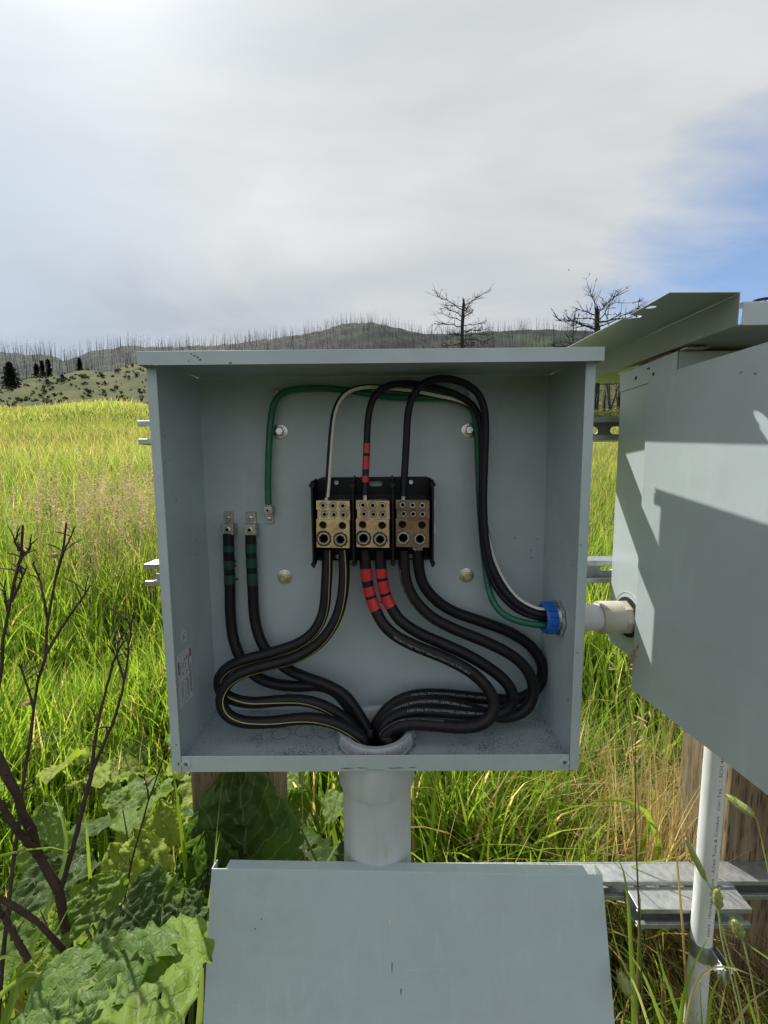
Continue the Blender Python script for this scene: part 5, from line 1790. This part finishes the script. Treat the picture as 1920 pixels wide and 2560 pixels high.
# ------------------------------------------------------------------ burdock
def leaf_mesh(L, W, curl, wav, cup, holes, col, seed, nu=26, nv=20):
    """heart-shaped puckered leaf in local coords: +x along the midrib from the stalk, y across, z up"""
    rr = random.Random(seed)
    U = np.linspace(0, 1, nu)
    vs, uv, col_ = [], [], []
    ph = [rr.uniform(0, 6.28) for _ in range(8)]
    for i, u in enumerate(U):
        prof = (math.sin(math.pi * min(1, (u * 0.93 + 0.07)) ** 0.62)) ** 0.72 if u < 0.999 else 0.0
        prof = max(prof, 0.02)
        for j in range(nv):
            v = 2 * j / (nv - 1) - 1
            edge = abs(v)
            tooth = 1 + 0.05 * math.sin(u * 34 + ph[0] + v) * edge ** 3 + 0.04 * math.sin(u * 61 + ph[1]) * edge ** 4
            y = v * W / 2 * prof * tooth
            back = -0.10 * L * (edge ** 1.5) * max(0, 1 - u * 5)
            x = u * L + back
            z = cup * (abs(y) / (W / 2)) ** 1.5 * W * 0.5 - curl * L * u ** 2.2
            z += wav * W * (edge ** 2) * (math.sin(u * 11 + ph[2] + (2 if v > 0 else 0)) * 0.5 + math.sin(u * 21 + ph[3] + v * 2) * 0.3)
            z += 0.016 * W / 0.2 * mnoise.noise(Vector((u * 9 + ph[4], v * 6 + ph[5], seed))) + 0.007 * W / 0.2 * mnoise.noise(Vector((u * 22 + ph[5], v * 15 + ph[6], seed))) - 0.006 * (1 - edge) ** 6
            vs.append((x, y, z))
            uv.append((u, (v + 1) / 2))
            t = 0.85 + 0.3 * edge
            col_.append(tuple(c * t for c in col))
    hole = set()
    for _ in range(holes):
        ci, cj = rr.randint(3, nu - 5), rr.randint(2, nv - 4)
        for _k in range(rr.randint(1, 2)):
            hole.add((ci, cj))
            ci += rr.choice((0, 1))
            cj += rr.choice((-1, 0, 1))
    fs = []
    for i in range(nu - 1):
        for j in range(nv - 1):
            if (i, j) in hole:
                continue
            fs.append((i * nv + j, (i + 1) * nv + j, (i + 1) * nv + j + 1, i * nv + j + 1))
    me = bpy.data.meshes.new('leaf')
    me.from_pydata(vs, [], fs)
    ul = me.uv_layers.new(name='UVMap')
    li = np.zeros(len(me.loops), int)
    me.loops.foreach_get('vertex_index', li)
    ul.data.foreach_set('uv', np.array(uv)[li].astype(np.float32).ravel())
    a = me.attributes.new('Col', 'FLOAT_COLOR', 'POINT')
    a.data.foreach_set('color', np.c_[np.array(col_), np.ones(len(col_))].astype(np.float32).ravel())
    me.materials.append(M['leaf'])
    me.shade_smooth()
    return me


def place_leaf(parent, me, base, direction, normal, name='leaf', label=None):
    x = np.array(direction, float)
    x /= np.linalg.norm(x)
    z = np.array(normal, float)
    z -= x * (z @ x)
    z /= np.linalg.norm(z)
    y = np.cross(z, x)
    o = bpy.data.objects.new(name, me)
    COL.objects.link(o)
    mw = Matrix(((x[0], y[0], z[0], base[0]), (x[1], y[1], z[1], base[1]), (x[2], y[2], z[2], base[2]), (0, 0, 0, 1)))
    o.parent = parent
    o.matrix_parent_inverse = Matrix.Translation(-parent.location)
    o.matrix_basis = mw
    if label:
        o['label'] = label
    return o


LG = (0.135, 0.21, 0.034)
LD = (0.055, 0.10, 0.022)
LL = (0.255, 0.315, 0.042)
protos = [leaf_mesh(L_, W_, cu, wv, cp_, h_, c_, sd) for (L_, W_, cu, wv, cp_, h_, c_, sd) in (
    (0.20, 0.17, 0.18, 0.10, 0.10, 3, LG, 1), (0.17, 0.13, 0.30, 0.14, 0.16, 4, LL, 2), (0.14, 0.11, 0.12, 0.12, 0.05, 2, LG, 3),
    (0.23, 0.19, 0.25, 0.09, 0.08, 5, LD, 4), (0.12, 0.095, 0.35, 0.16, 0.2, 3, LL, 5), (0.10, 0.085, 0.2, 0.2, 0.1, 2, LG, 6))]


def burdock(x, y, n, size, hmin, hmax, label, seed, skip=None, aim=None):
    rr = random.Random(seed)
    e = thing('burdock_plant', (x, y, float(land(x, y))), label, 'burdock', 'burdock plants round the box')
    g = float(land(x, y))
    for k in range(n):
        a = 2 * math.pi * (k * 0.382) + rr.uniform(-0.3, 0.3) if aim is None else aim + rr.uniform(-1.0, 1.0)
        hgt = rr.uniform(hmin, hmax)
        rad = rr.uniform(0.05, 0.20) * size
        b = np.array([x + math.cos(a) * rad, y + math.sin(a) * rad, g + hgt])
        if skip and skip(b):
            continue
        st = catmull([(x, y, g - 0.02), (x + math.cos(a) * rad * 0.35, y + math.sin(a) * rad * 0.35, g + hgt * 0.6), tuple(b)], 8)
        MB().tube(st - np.linspace(0, 1, 8)[:, None] * np.array([0, 0, 0.004]), np.linspace(0.006, 0.0015, 8) * size, 7).build('leaf_stalk', M['leaf_stalk'], e, True)
        el = rr.uniform(-0.15, 0.65)
        d = (math.cos(a) * math.cos(el), math.sin(a) * math.cos(el), math.sin(el))
        o = place_leaf(e, rr.choice(protos), b, d, (rr.uniform(-.3, .3), rr.uniform(-.5, .1), 1))
        s = size * rr.uniform(0.75, 1.2)
        o.matrix_basis = o.matrix_basis @ Matrix.Scale(s, 4)
    return e


clear = lambda b: (abs(b[0] - 0.045) < 0.42 and -0.35 < b[1] < 0.30)
burdock(-0.50, 0.20, 12, 0.70, 0.20, 0.50, 'leafy burdock left of the box post, its leaves catching the sun', 21, clear)
burdock(-0.62, 0.52, 12, 0.75, 0.15, 0.44, 'burdock farther back on the left with crumpled sunlit leaves', 22, clear)
burdock(-0.78, 0.05, 10, 0.75, 0.08, 0.30, 'low burdock at the left behind the dead stalks', 23, clear)
burdock(-0.08, 0.52, 12, 0.95, 0.12, 0.46, 'shaded burdock behind the wide conduit', 24)
burdock(0.18, 0.55, 8, 0.7, 0.06, 0.26, 'small burdock in the straw right of the wide conduit', 25)
burdock(-0.95, 0.62, 10, 0.9, 0.10, 0.34, 'small burdock among tall grass at the far left', 26)

# the big leaves that stand out, on the plant beside the cover
bp = thing('burdock_plant', (-0.36, 0.06, 0.0), 'large-leaved burdock growing between the loose cover and the post', 'burdock', 'burdock plants round the box')


def hero(base, tip, wpx, normal, col, seed, curl=0.05, wav=0.07, cup=0.05, holes=4, label=None, nu=34, nv=28):
    b, t = np.array(base), np.array(tip)
    L_ = np.linalg.norm(t - b)
    me = leaf_mesh(L_, wpx, curl, wav, cup, holes, col, seed, nu, nv)
    place_leaf(bp, me, b, t - b, normal, 'leaf', label)
    g = np.array([-0.36, 0.06, -0.02])
    MB().tube(catmull([g, 0.5 * (g + b) + np.array([0, 0, 0.03]), b], 8), np.linspace(0.007, 0.0015, 8), 8).build('leaf_stalk', M['leaf_stalk'], bp, True)


# tall dark leaf standing in front of the post
hero(at(617, 2172, .150), at(592, 1900, .180), 0.225, (0.05, -1, 0.25), (0.085, 0.15, 0.036), 41, 0.02, 0.05, 0.03, 5, 'tall dark green leaf standing upright before the post')
hero(at(548, 2230, .105), at(512, 2080, .120), 0.105, (0.2, -1, 0.3), (0.075, 0.14, 0.028), 42, 0.05, 0.08, 0.10, 4)
hero(at(500, 2330, .02), at(520, 2170, .07), 0.085, (0.6, -1, 0.4), LD, 43, 0.1, 0.08, 0.1, 2)
# two large puckered leaves in the lower left corner
hero(at(345, 2350, -.13), at(345, 2640, -.28), 0.150, (0.25, -0.35, 1), (0.185, 0.275, 0.050), 44, 0.10, 0.06, -0.16, 6, 'large pale puckered leaf with holes beside the cover')
hero(at(280, 2345, -.14), at(120, 2600, -.24), 0.170, (-0.25, -0.35, 1), (0.110, 0.185, 0.040), 45, 0.10, 0.07, -0.14, 6, 'large dull puckered leaf in the lower left corner')
hero(at(300, 2260, -.06), at(380, 2340, -.09), 0.110, (0.1, -0.6, 1), LD, 46, 0.2, 0.10, 0.1, 4)
# bright leaf fans at mid left
hero(at(330, 2245, .05), at(265, 2110, .10), 0.085, (-0.25, -0.7, 0.7), LL, 47, 0.10, 0.10, 0.12, 3)
hero(at(385, 2230, .06), at(325, 2070, .12), 0.090, (0.2, -0.8, 0.6), LL, 48, 0.12, 0.12, 0.15, 3)
hero(at(420, 2120, .12), at(395, 2000, .16), 0.080, (0.1, -0.7, 0.7), LL, 49, 0.1, 0.12, 0.1, 3)
hero(at(400, 2330, .0), at(330, 2200, .06), 0.115, (0.2, -0.8, 0.5), LG, 50, 0.25, 0.10, 0.1, 5)
hero(at(440, 2350, -.02), at(440, 2210, .04), 0.10, (0.2, -0.9, 0.4), LD, 51, 0.15, 0.10, 0.1, 3)
hero(at(230, 2310, -.05), at(215, 2195, -.01), 0.12, (-0.2, -0.6, 0.8), LG, 52, 0.2, 0.1, 0.12, 4)
hero(at(120, 2150, .10), at(95, 2010, .15), 0.10, (-0.1, -0.8, 0.6), LG, 53, 0.12, 0.1, 0.1, 2)
hero(at(500, 2250, .09), at(470, 2120, .14), 0.09, (0.3, -0.8, 0.5), LD, 54, 0.2, 0.12, 0.2, 4)


# ------------------------------------------------------------------ dead stalks at the left
def stalk(label, stems):
    first = rooted(pxs(stems[0][0]))
    e = thing('dead_stalk', first[0], label, 'dead stalk', 'dead weed stalks on the left')
    for k, (pts, r0, r1) in enumerate(stems):
        P = catmull(rooted(pxs(pts)) if k == 0 else pxs(pts), 60)
        seg = np.r_[0, np.cumsum(np.linalg.norm(np.diff(P, axis=0), axis=1))]
        P = np.stack([np.interp(np.linspace(0, seg[-1], 30), seg, P[:, i]) for i in range(3)], 1)
        P[2:-1] += np.random.default_rng(k).normal(0, r0 * 0.10, (27, 3))
        mb = MB().tube(P, np.linspace(r0, r1, 30) * 0.8 * (1 + 0.10 * np.sin(np.arange(30) * 1.9 + k)), 9)
        # bud scars and short broken twigs
        for q in range(9):
            i = random.randint(8, 28)
            v = np.array([random.uniform(-1, 1), random.uniform(-.6, .6), random.uniform(0.2, 1.0)])
            v /= np.linalg.norm(v)
            ll = random.choice((r0 * 2.2, r0 * 3.0, 0.018, 0.03)) * random.uniform(.7, 1.2)
            mb.tube([P[i], P[i] + v * ll * .5 + np.array([0, 0, ll * .08]), P[i] + v * ll], [min(r0 * .30, .0016), .0010, .0006], 5)
        mb.build('stem' if k == 0 else 'branch', M['stalk'], e, True)
    return e


A_ = -0.07
s1 = stalk('thick dark dead stalk forking low at the left, nearest to the cover', [
    ([(190, 2440, -.05), (166, 2361, -.05), (150, 2231, -.06), (100, 2142, -.06), (67, 2057, -.07), (38, 1975, -.08), (0, 1905, -.08), (-40, 1840, -.08)], .0088, .0062),
    ([(150, 2228, -.06), (170, 2163, -.055), (198, 2057, -.05), (227, 1937, -.04), (241, 1827, -.03), (262, 1737, -.02), (286, 1647, -.02), (312, 1600, -.02)], .0046, .0016),
    ([(206, 2030, -.05), (229, 1933, -.04), (280, 1812, -.03), (310, 1707, -.02), (328, 1571, -.02), (334, 1529, -.02)], .0036, .0013),
    ([(310, 1700, -.02), (293, 1640, -.02), (296, 1600, -.02)], .0022, .0010),
    ([(329, 1570, -.02), (312, 1545, -.02)], .0018, .0008),
    ([(100, 2142, -.06), (40, 2070, -.09), (0, 2010, -.1), (-50, 1960, -.1)], .0058, .0042),
])
s2 = stalk('tall slender dead stalk at left reaching above the others', [
    ([(45, 2060, -.04), (60, 1950, -.02), (81, 1812, .0), (96, 1692, .0), (117, 1625, .0), (120, 1556, .01), (142, 1436, .01), (157, 1375, .01), (166, 1306, .01)], .0044, .0018),
    ([(117, 1632, .0), (160, 1560, .01), (195, 1510, .01), (226, 1463, .01)], .0030, .0014),
    ([(142, 1436, .01), (158, 1385, .0), (185, 1325, .0)], .0024, .0010),
    ([(118, 1545, .01), (108, 1490, .01), (100, 1450, .02), (82, 1408, .02)], .0024, .0012),
    ([(84, 1770, .0), (70, 1720, .0), (48, 1660, .0)], .0024, .0012),
])
s3 = stalk('dark dead stalk at the left frame edge with twiggy top', [
    ([(-30, 1900, -.06), (0, 1690, -.05), (9, 1601, -.05), (24, 1517, -.05), (45, 1421, -.05), (54, 1370, -.05), (57, 1312, -.05)], .0048, .0019),
    ([(28, 1505, -.05), (45, 1470, -.05), (66, 1418, -.05)], .0026, .0010),
    ([(46, 1410, -.05), (62, 1385, -.05), (78, 1372, -.05)], .0024, .0010),
    ([(48, 1378, -.05), (40, 1358, -.05), (37, 1345, -.05)], .0020, .0010),
    ([(20, 1530, -.05), (14, 1500, -.05), (12, 1470, -.05)], .0022, .0010),
])
s4 = stalk('thin dead stalk leaning right in front of the burdock leaves', [
    ([(318, 2215, .03), (328, 2158, .04), (347, 2090, .05), (366, 2019, .05), (395, 1937, .05), (420, 1860, .05)], .0034, .0013),
    ([(372, 2000, .05), (366, 1960, .05), (360, 1945, .05)], .0018, .0010),
])
s5 = stalk('leaning dead stems crossing low at the left edge', [
    ([(165, 2390, -.12), (120, 2330, -.13), (60, 2280, -.14), (0, 2250, -.15), (-40, 2230, -.15)], .0046, .0038),
    ([(70, 2400, -.14), (40, 2345, -.14), (10, 2290, -.14), (-30, 2230, -.14)], .0044, .0040),
])


# tufted dry flower heads on the stalks
def drytuft(px, py, Y, r, label):
    c = at(px, py, Y)
    mb = MB()
    mb.lathe(c, (0.1, -0.2, 1), [(0, -r * .4), (r * .35, -r * .2), (r * .3, r * .2), (0, r * .3)], 8)
    for k in range(60):
        v = np.array([random.gauss(0, 1), random.gauss(0, 1), random.gauss(0.5, .7)])
        v /= np.linalg.norm(v)
        s = np.cross(v, (0.3, 0.5, 0.2)) * r * .05
        mb.add([c + v * r * .3 - s, c + v * r * .3 + s, c + v * r * random.uniform(1.0, 1.7)], [(0, 1, 2)])
    o = mb.build('dry_flower_head', M['straw'], None, fix=False)
    return tag(o, label, 'flower head', 'dry flower heads')


drytuft(137, 1388, .012, .0125, 'spiky tan flower head beside the tallest dead stalk')
drytuft(362, 1957, .05, .0085, 'small tan flower head on the thin leaning stalk')
drytuft(95, 1465, .02, .0065, 'tiny tan flower head halfway up the tall stalk')
drytuft(70, 1758, .0, .0100, 'grey dried flower head on the lower part of the tall stalk')
drytuft(425, 1872, .05, .0070, 'pale flower head peeping beside the lower left box corner')

# dried panicle before the cabinet door
mb = MB()
P = catmull(pxs([(1600, 2050, .06), (1575, 1800, .05), (1568, 1700, .045), (1575, 1660, .043), (1600, 1605, .04), (1632, 1574, .035)]), 30)
mb.tube(P, np.linspace(.0011, .0007, 30), 5)
for k in range(46):
    i = random.randint(17, 29)
    v = (P[min(29, i + 1)] - P[i])
    v /= np.linalg.norm(v) + 1e-9
    w = v + np.array([random.uniform(-.8, .8), random.uniform(-.5, .5), random.uniform(-.4, .5)]) * (0.9 if i < 24 else 0.25)
    w /= np.linalg.norm(w)
    s = np.cross(w, (0.1, 1, 0.1)) * 0.0009
    a = P[i]
    mb.add([a, a + w * .005 - s, a + w * .010, a + w * .005 + s], [(0, 1, 2, 3)])
tag(mb.build('seeding_grass_stem', M['straw'], None, fix=False), 'dry grass panicle leaning against the open cabinet door', 'grass stem')

# ------------------------------------------------------------------ far trees
def burned_mesh(seed, twigs=26):
    rr = random.Random(seed)
    mb = MB()
    P = [np.array([rr.gauss(0, .012) * t, rr.gauss(0, .012) * t, t]) for t in np.linspace(0, 1, 6)]
    mb.tube(P, [.017, .015, .012, .009, .006, .002], 5)
    for k in range(twigs):
        t = rr.uniform(.25, .98)
        a = rr.uniform(0, 6.28)
        l_ = rr.uniform(.03, .10) * (1.15 - t * .7)
        p = np.array([0, 0, t])
        q = p + np.array([math.cos(a) * l_, math.sin(a) * l_, rr.uniform(-.25, .5) * l_])
        mb.tube([p, q], [.0042, .0012], 3, False)
    me = bpy.data.meshes.new('burned_tree')
    me.from_pydata(mb.v, [], mb.f)
    me.materials.append(M['dead'])
    return me


bt = [burned_mesh(s) for s in range(8)]


def polar(az, r):
    x, y = CAM[0] + r * math.sin(az), CAM[1] + r * math.cos(az)
    return x, y, float(land(x, y))


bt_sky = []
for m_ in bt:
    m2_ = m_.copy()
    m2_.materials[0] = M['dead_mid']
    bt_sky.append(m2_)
random.seed(5)
for k in range(290):
    azd = -44 + 72 * (k + random.uniform(-2.5, 2.5)) / 290
    if -27.5 < azd < -22 and random.random() < 0.6:
        continue
    if random.random() < (0.6 if azd > 8 else 0.42):
        continue
    if azd > 25:
        continue
    az_ = R(azd)
    x, y, z = polar(az_, R_F - random.uniform(0, 22))
    o = bpy.data.objects.new('burned_tree', bt_sky[k % 8])
    COL.objects.link(o)
    h = (random.uniform(9, 15.5) if random.random() < 0.6 else random.uniform(4.5, 9)) * (0.72 if azd > 3 else 0.82 if azd < -27 else 0.95)
    o.location = (x, y, z - 0.3)
    q_ = h * random.uniform(.45, 1.0)
    o.scale = (q_, q_, h)
    o.rotation_euler = (random.gauss(0, .07), random.gauss(0, .07), random.uniform(0, 6.28))
    where = 'on the low ridge at the far left' if azd < -27 else 'along the ridge climbing to the central summit' if azd < -9 else 'on top of the central summit' if azd < 3 else 'along the ridge right of the central summit'
    tag(o, 'thin bare burned trunk on the skyline, ' + where, 'tree', 'burned trunks on the skyline')
# the mass of burned trunks on the slopes below the ridge
mb = MB()
for k in range(3600):
    az_ = R(random.uniform(-48, 40))
    r_ = random.uniform(R_H + 6, R_F - 8)
    x, y, z = polar(az_, r_)
    h = random.uniform(5, 13)
    w = random.uniform(.07, .16)
    lx, ly = random.gauss(0, .7), random.gauss(0, .7)
    mb.add([(x - w, y, z - .3), (x + w, y, z - .3), (x, y + w, z - .3), (x + lx, y + ly, z + h)], [(0, 1, 3), (1, 2, 3), (2, 0, 3)])
    for q in range(4):
        t = random.uniform(.3, .9)
        a = random.uniform(0, 6.28)
        l_ = random.uniform(.4, 1.3)
        px_, py_, pz_ = x + lx * t, y + ly * t, z + h * t
        mb.add([(px_, py_, pz_ - .06), (px_, py_, pz_ + .06), (px_ + math.cos(a) * l_, py_ + math.sin(a) * l_, pz_ + random.uniform(-.2, .5))], [(0, 1, 2)])
tag(mb.build('burned_forest', M['dead_mid'], None, fix=False), 'grey mass of burned trunks covering the far slopes', 'forest', kind='stuff')


def tubes_fast(mb, P, r0, r1, n=4):
    mb.tube(P, np.linspace(r0, r1, len(P)), n, False)


def dead_pine(azd, r, top_el, seed, label, trunk_r, limbs, spread, broken):
    rr = random.Random(seed)
    x, y, z = polar(R(azd), r)
    ztop = CAM[2] + r * math.tan(R(top_el))
    H = ztop - z
    e = thing('dead_pine', (x, y, z), label, 'tree', 'bare burned pines')
    P = [np.array([x + rr.gauss(0, .04) + H * 0.012 * t, y, z - .3 + (H * broken + .3) * t]) for t in np.linspace(0, 1, 9)]
    mb = MB().tube(P, np.linspace(trunk_r, trunk_r * .55, 9) * np.array([rr.uniform(.93, 1.08) for _ in range(9)]), 10)
    top = P[-1]
    for k in range(5):
        mb.tube([top, top + np.array([rr.uniform(-.2, .2), rr.uniform(-.2, .2), rr.uniform(.2, .6)])], [trunk_r * .3, .02], 5)
    mb.build('trunk', M['dead'], e, True)
    for k in range(limbs):
        t = 0.40 + 0.585 * (k + rr.random()) / limbs
        a = k * 2.4 + rr.uniform(-.5, .5)
        L_ = spread * H * (1.12 - 0.55 * t) * rr.uniform(.65, 1.15)
        up = rr.uniform(-.15, .20) if t < .84 else rr.uniform(.20, .75)
        b = np.array([x + H * 0.012 * t, y, z + H * broken * t])
        d = np.array([math.cos(a), math.sin(a), up])
        pts = [b]
        droop = rr.uniform(-.30, .02)
        for s in range(1, 7):
            f = s / 6
            pts.append(b + d * L_ * f + np.array([rr.gauss(0, .035), rr.gauss(0, .035), droop * f * f + rr.gauss(0, .02)]) * L_)
        m2 = MB()
        r0 = trunk_r * rr.uniform(.20, .34) * (1.15 - .5 * t)
        P2 = catmull(pts, 13)
        tubes_fast(m2, P2, r0, r0 * .35, 5)
        for q in range(13):
            i = rr.randint(3, 12)
            v = np.array([rr.gauss(0, 1), rr.gauss(0, 1), rr.gauss(.15, .6)])
            v = v / np.linalg.norm(v) + 0.9 * d / np.linalg.norm(d)
            v /= np.linalg.norm(v)
            l2 = L_ * rr.uniform(.14, .38)
            tw = [P2[i], P2[i] + v * l2 * .5 + np.array([0, 0, rr.gauss(0, .06) * l2]), P2[i] + v * l2 + np.array([0, 0, rr.gauss(.05, .12) * l2])]
            tubes_fast(m2, tw, r0 * .48, r0 * .20, 4)
            for w in range(3):
                v3 = v + np.array([rr.gauss(0, .7), rr.gauss(0, .7), rr.gauss(0, .5)])
                v3 /= np.linalg.norm(v3)
                j = rr.choice((1, 2))
                tubes_fast(m2, [tw[j], tw[j] + v3 * l2 * rr.uniform(.25, .5)], r0 * .27, r0 * .15, 3)
        m2.build('limb', M['dead'], e, True, fix=False)
    return e


dead_pine(10.1, 46, 22.0, 77, 'bare burned pine standing above the middle of the box roof', .27, 36, .30, .90)
dead_pine(26.0, 44, 19.8, 78, 'bare burned pine with wide limbs behind the metal lid', .36, 34, .44, .88)
# slim dead trees between and behind them
for (azd, r, el, lab_) in ((23.6, 60, 18.2, 'slim dead tree left of the wide-limbed burned pine'), (30.3, 60, 18.6, 'slim dead tree right of the wide-limbed burned pine'),
                           (14.2, 90, 16.7, 'short dead trunk between the two burned pines'), (21.6, 80, 17.4, 'small dead tree left of the lid against the hill')):
    x, y, z = polar(R(azd), r)
    o = bpy.data.objects.new('dead_tree', burned_mesh(int(azd * 10), 60))
    COL.objects.link(o)
    h = CAM[2] + r * math.tan(R(el)) - z
    o.location = (x, y, z - .2)
    o.scale = (h * .9, h * .9, h)
    tag(o, lab_, 'tree', 'slim dead trees')

# burned wood beyond the gap between box and cabinet
random.seed(9)
for k in range(34):
    azd = 24.5 + 7.5 * k / 34 + random.uniform(-.15, .15)
    x, y, z = polar(R(azd), random.uniform(41, 62))
    o = bpy.data.objects.new('burned_snag', bt[k % 8])
    COL.objects.link(o)
    h = random.uniform(4.5, 9)
    o.location = (x, y, z - .2)
    o.scale = (h * 1.3, h * 1.3, h)
    o.rotation_euler = (random.gauss(0, .09), random.gauss(0, .09), random.uniform(0, 6))
    if k % 3 == 0:
        o.data = o.data.copy()
        o.data.materials[0] = M['dead_grey']
    tag(o, ('pale bleached' if k % 3 == 0 else 'charred black') + ' trunk in the dead wood seen between box and cabinet', 'tree', 'dead wood beyond the gap')


# leafy shrubs
def shrub(x, y, z, rx, h, n, col, rngs, name='shrub', leaf=0.08):
    V, F, C = [], [], []
    o_ = 0
    c1_ = rngs.normal(0, 1, (n, 3))
    c1_ /= np.linalg.norm(c1_, axis=1)[:, None]
    rad = rngs.random(n) ** 0.4
    lump = 0.75 + 0.35 * np.sin(c1_[:, 0] * 5 + x) * np.sin(c1_[:, 1] * 4 + y) + 0.15 * np.sin(c1_[:, 2] * 9)
    P = c1_ * (rad * lump)[:, None] * np.array([rx, rx, h / 2]) + np.array([x, y, z + h * .48])
    d = rngs.normal(0, 1, (n, 3))
    d /= np.linalg.norm(d, axis=1)[:, None]
    e_ = rngs.normal(0, 1, (n, 3))
    e_ = np.cross(d, e_)
    e_ /= np.linalg.norm(e_, axis=1)[:, None] + 1e-9
    s = leaf * rngs.uniform(.6, 1.4, n)[:, None]
    V = np.stack([P - d * s, P + e_ * s * .5, P + d * s, P - e_ * s * .5], 1).reshape(-1, 3)
    F = np.arange(4 * n).reshape(-1, 4)
    cc = np.array(col)[None, :] * rngs.uniform(.6, 1.35, n)[:, None]
    return V, F, np.repeat(cc, 4, axis=0)


for k, (azd, r, rx, h, lab_) in enumerate(((26.5, 37.5, 1.0, 1.5, 'yellow-green bush in the gap, nearer the box'), (28.3, 38.0, 1.1, 1.7, 'yellow-green bush in the gap, nearer the cabinet'))):
    x, y, z = polar(R(azd), r)
    V, F, C = shrub(x, y, z, rx, h, 1500, (0.20, 0.23, 0.06), rng, leaf=.07)
    e = thing('bush', (x, y, z), lab_, 'bush', 'bushes beyond the gap')
    numpy_mesh('foliage', V, F, C, M['needles'], e)
    mb = MB()
    for q in range(5):
        mb.tube([(x, y, z - .1), (x + random.gauss(0, .25), y + random.gauss(0, .25), z + h * .7)], [.03, .01], 5)
    mb.build('stem', M['dead_grey'], e)

parts = []
for k in range(1500):
    az_ = R(random.uniform(-50, 20))
    r_ = random.uniform(50, 149)
    x, y, z = polar(az_, r_)
    sz = random.uniform(.15, .5) * (1.5 if random.random() < .08 else 1)
    parts.append(shrub(x, y, z, sz, sz * 1.2, 34, (0.055, 0.075, 0.026) if random.random() < .75 else (0.13, 0.12, 0.06), rng, leaf=.20 * sz / .5))
V, F, C = joinparts(parts)
tag(numpy_mesh('sagebrush', V, F, C, M['needles']), 'dark low sagebrush dotted over the dry slope', 'shrubs', kind='stuff')


def conifer(azd, r, top_el, width, col, seed, label, clumps=1500, open_=0.0, grp='conifers at the foot of the slope'):
    rg = np.random.default_rng(seed)
    x, y, z = polar(R(azd), r)
    H = CAM[2] + r * math.tan(R(top_el)) - z
    e = thing('conifer', (x, y, z), label, 'tree', grp)
    MB().tube([(x, y, z - .3), (x + .05, y, z + H * .5), (x, y, z + H * .97)], [H * .025, H * .015, .02], 7).build('trunk', M['dead'], e, True)
    lay = rg.random(clumps) ** 0.8
    t = 0.08 + 0.92 * lay
    env = width / 2 * np.clip((1 - t) ** 0.75 + 0.03, 0, 1) * (0.82 + 0.3 * np.sin(t * 38 + rg.random() * 6))
    a = rg.uniform(0, 2 * math.pi, clumps)
    branchy = 0.75 + 0.35 * np.sin(a * 5 + t * 30)
    rad = env * branchy * np.sqrt(rg.random(clumps) * (1 - open_) + open_)
    P = np.stack([x + rad * np.cos(a), y + rad * np.sin(a), z + H * t - rad * .25], 1)
    out = np.stack([np.cos(a), np.sin(a), -0.25 + rg.normal(0, .3, clumps)], 1)
    e_ = np.cross(out, rg.normal(0, 1, (clumps, 3)))
    e_ /= np.linalg.norm(e_, axis=1)[:, None]
    s = (H * .045 * rg.uniform(.6, 1.5, clumps))[:, None]
    V = np.stack([P - out * s * .6, P + e_ * s * .45, P + out * s, P - e_ * s * .45], 1).reshape(-1, 3)
    F = np.arange(4 * clumps).reshape(-1, 4)
    cc = np.repeat(np.array(col)[None] * rg.uniform(.55, 1.4, clumps)[:, None], 4, axis=0)
    numpy_mesh('crown', V, F, cc, M['needles'], e)
    return e


conifer(-41.4, 105, 10.9, 4.6, (.030, .036, .026), 1, 'tallest dark conifer at the left edge of the view', 2600)
conifer(-38.5, 100, 9.65, 3.3, (.022, .042, .024), 2, 'small round-topped green conifer, middle of the three', 1700)
conifer(-37.2, 102, 10.3, 3.0, (.026, .036, .028), 3, 'small pointed conifer, right of the three at the slope foot', 1500)
conifer(-39.3, 160, 11.0, 4.5, (.030, .034, .028), 4, 'dark conifer higher up behind the middle one', 1000, grp='conifers on the slope')
conifer(-38.3, 170, 11.6, 3.6, (.028, .034, .028), 5, 'slim dark conifer on the slope, left of the pair', 800, grp='conifers on the slope')
conifer(-38.8, 172, 11.4, 3.6, (.030, .034, .030), 6, 'slim dark conifer on the slope, right of the pair', 800, grp='conifers on the slope')
conifer(-35.6, 190, 12.1, 4.0, (.028, .034, .030), 7, 'lone dark conifer at the saddle of the hill', 800, grp='conifers on the slope')
conifer(-1.0, 300, 15.8, 7.0, (.020, .028, .022), 8, 'small dark conifer on the far slope above the box roof', 700, grp='conifers on the slope')

# two insects in the air
for (px, py, Y, lab_) in ((1422, 676, 1.6, 'tiny dark flying insect above the right burned pine, left one'), (1473, 686, 1.7, 'tiny pale flying insect above the right burned pine, right one')):
    c = at(px, py, Y)
    e = thing('insect', c, lab_, 'insect', 'insects in the air')
    MB().lathe(c, (1, 0.3, 0.1), [(0, -.0035), (.0011, -.002), (.0014, .001), (0, .0035)], 8).build('body', M['dead'] if 'dark' in lab_ else M['dead_grey'], e, True)
    for s in (-1, 1):
        MB().add([c, c + np.array([-.002, s * .002, .004]), c + np.array([.001, s * .004, .006]), c + np.array([.002, s * .002, .003])], [(0, 1, 2, 3)]).build('wing', M['dead_grey'], e, fix=False)
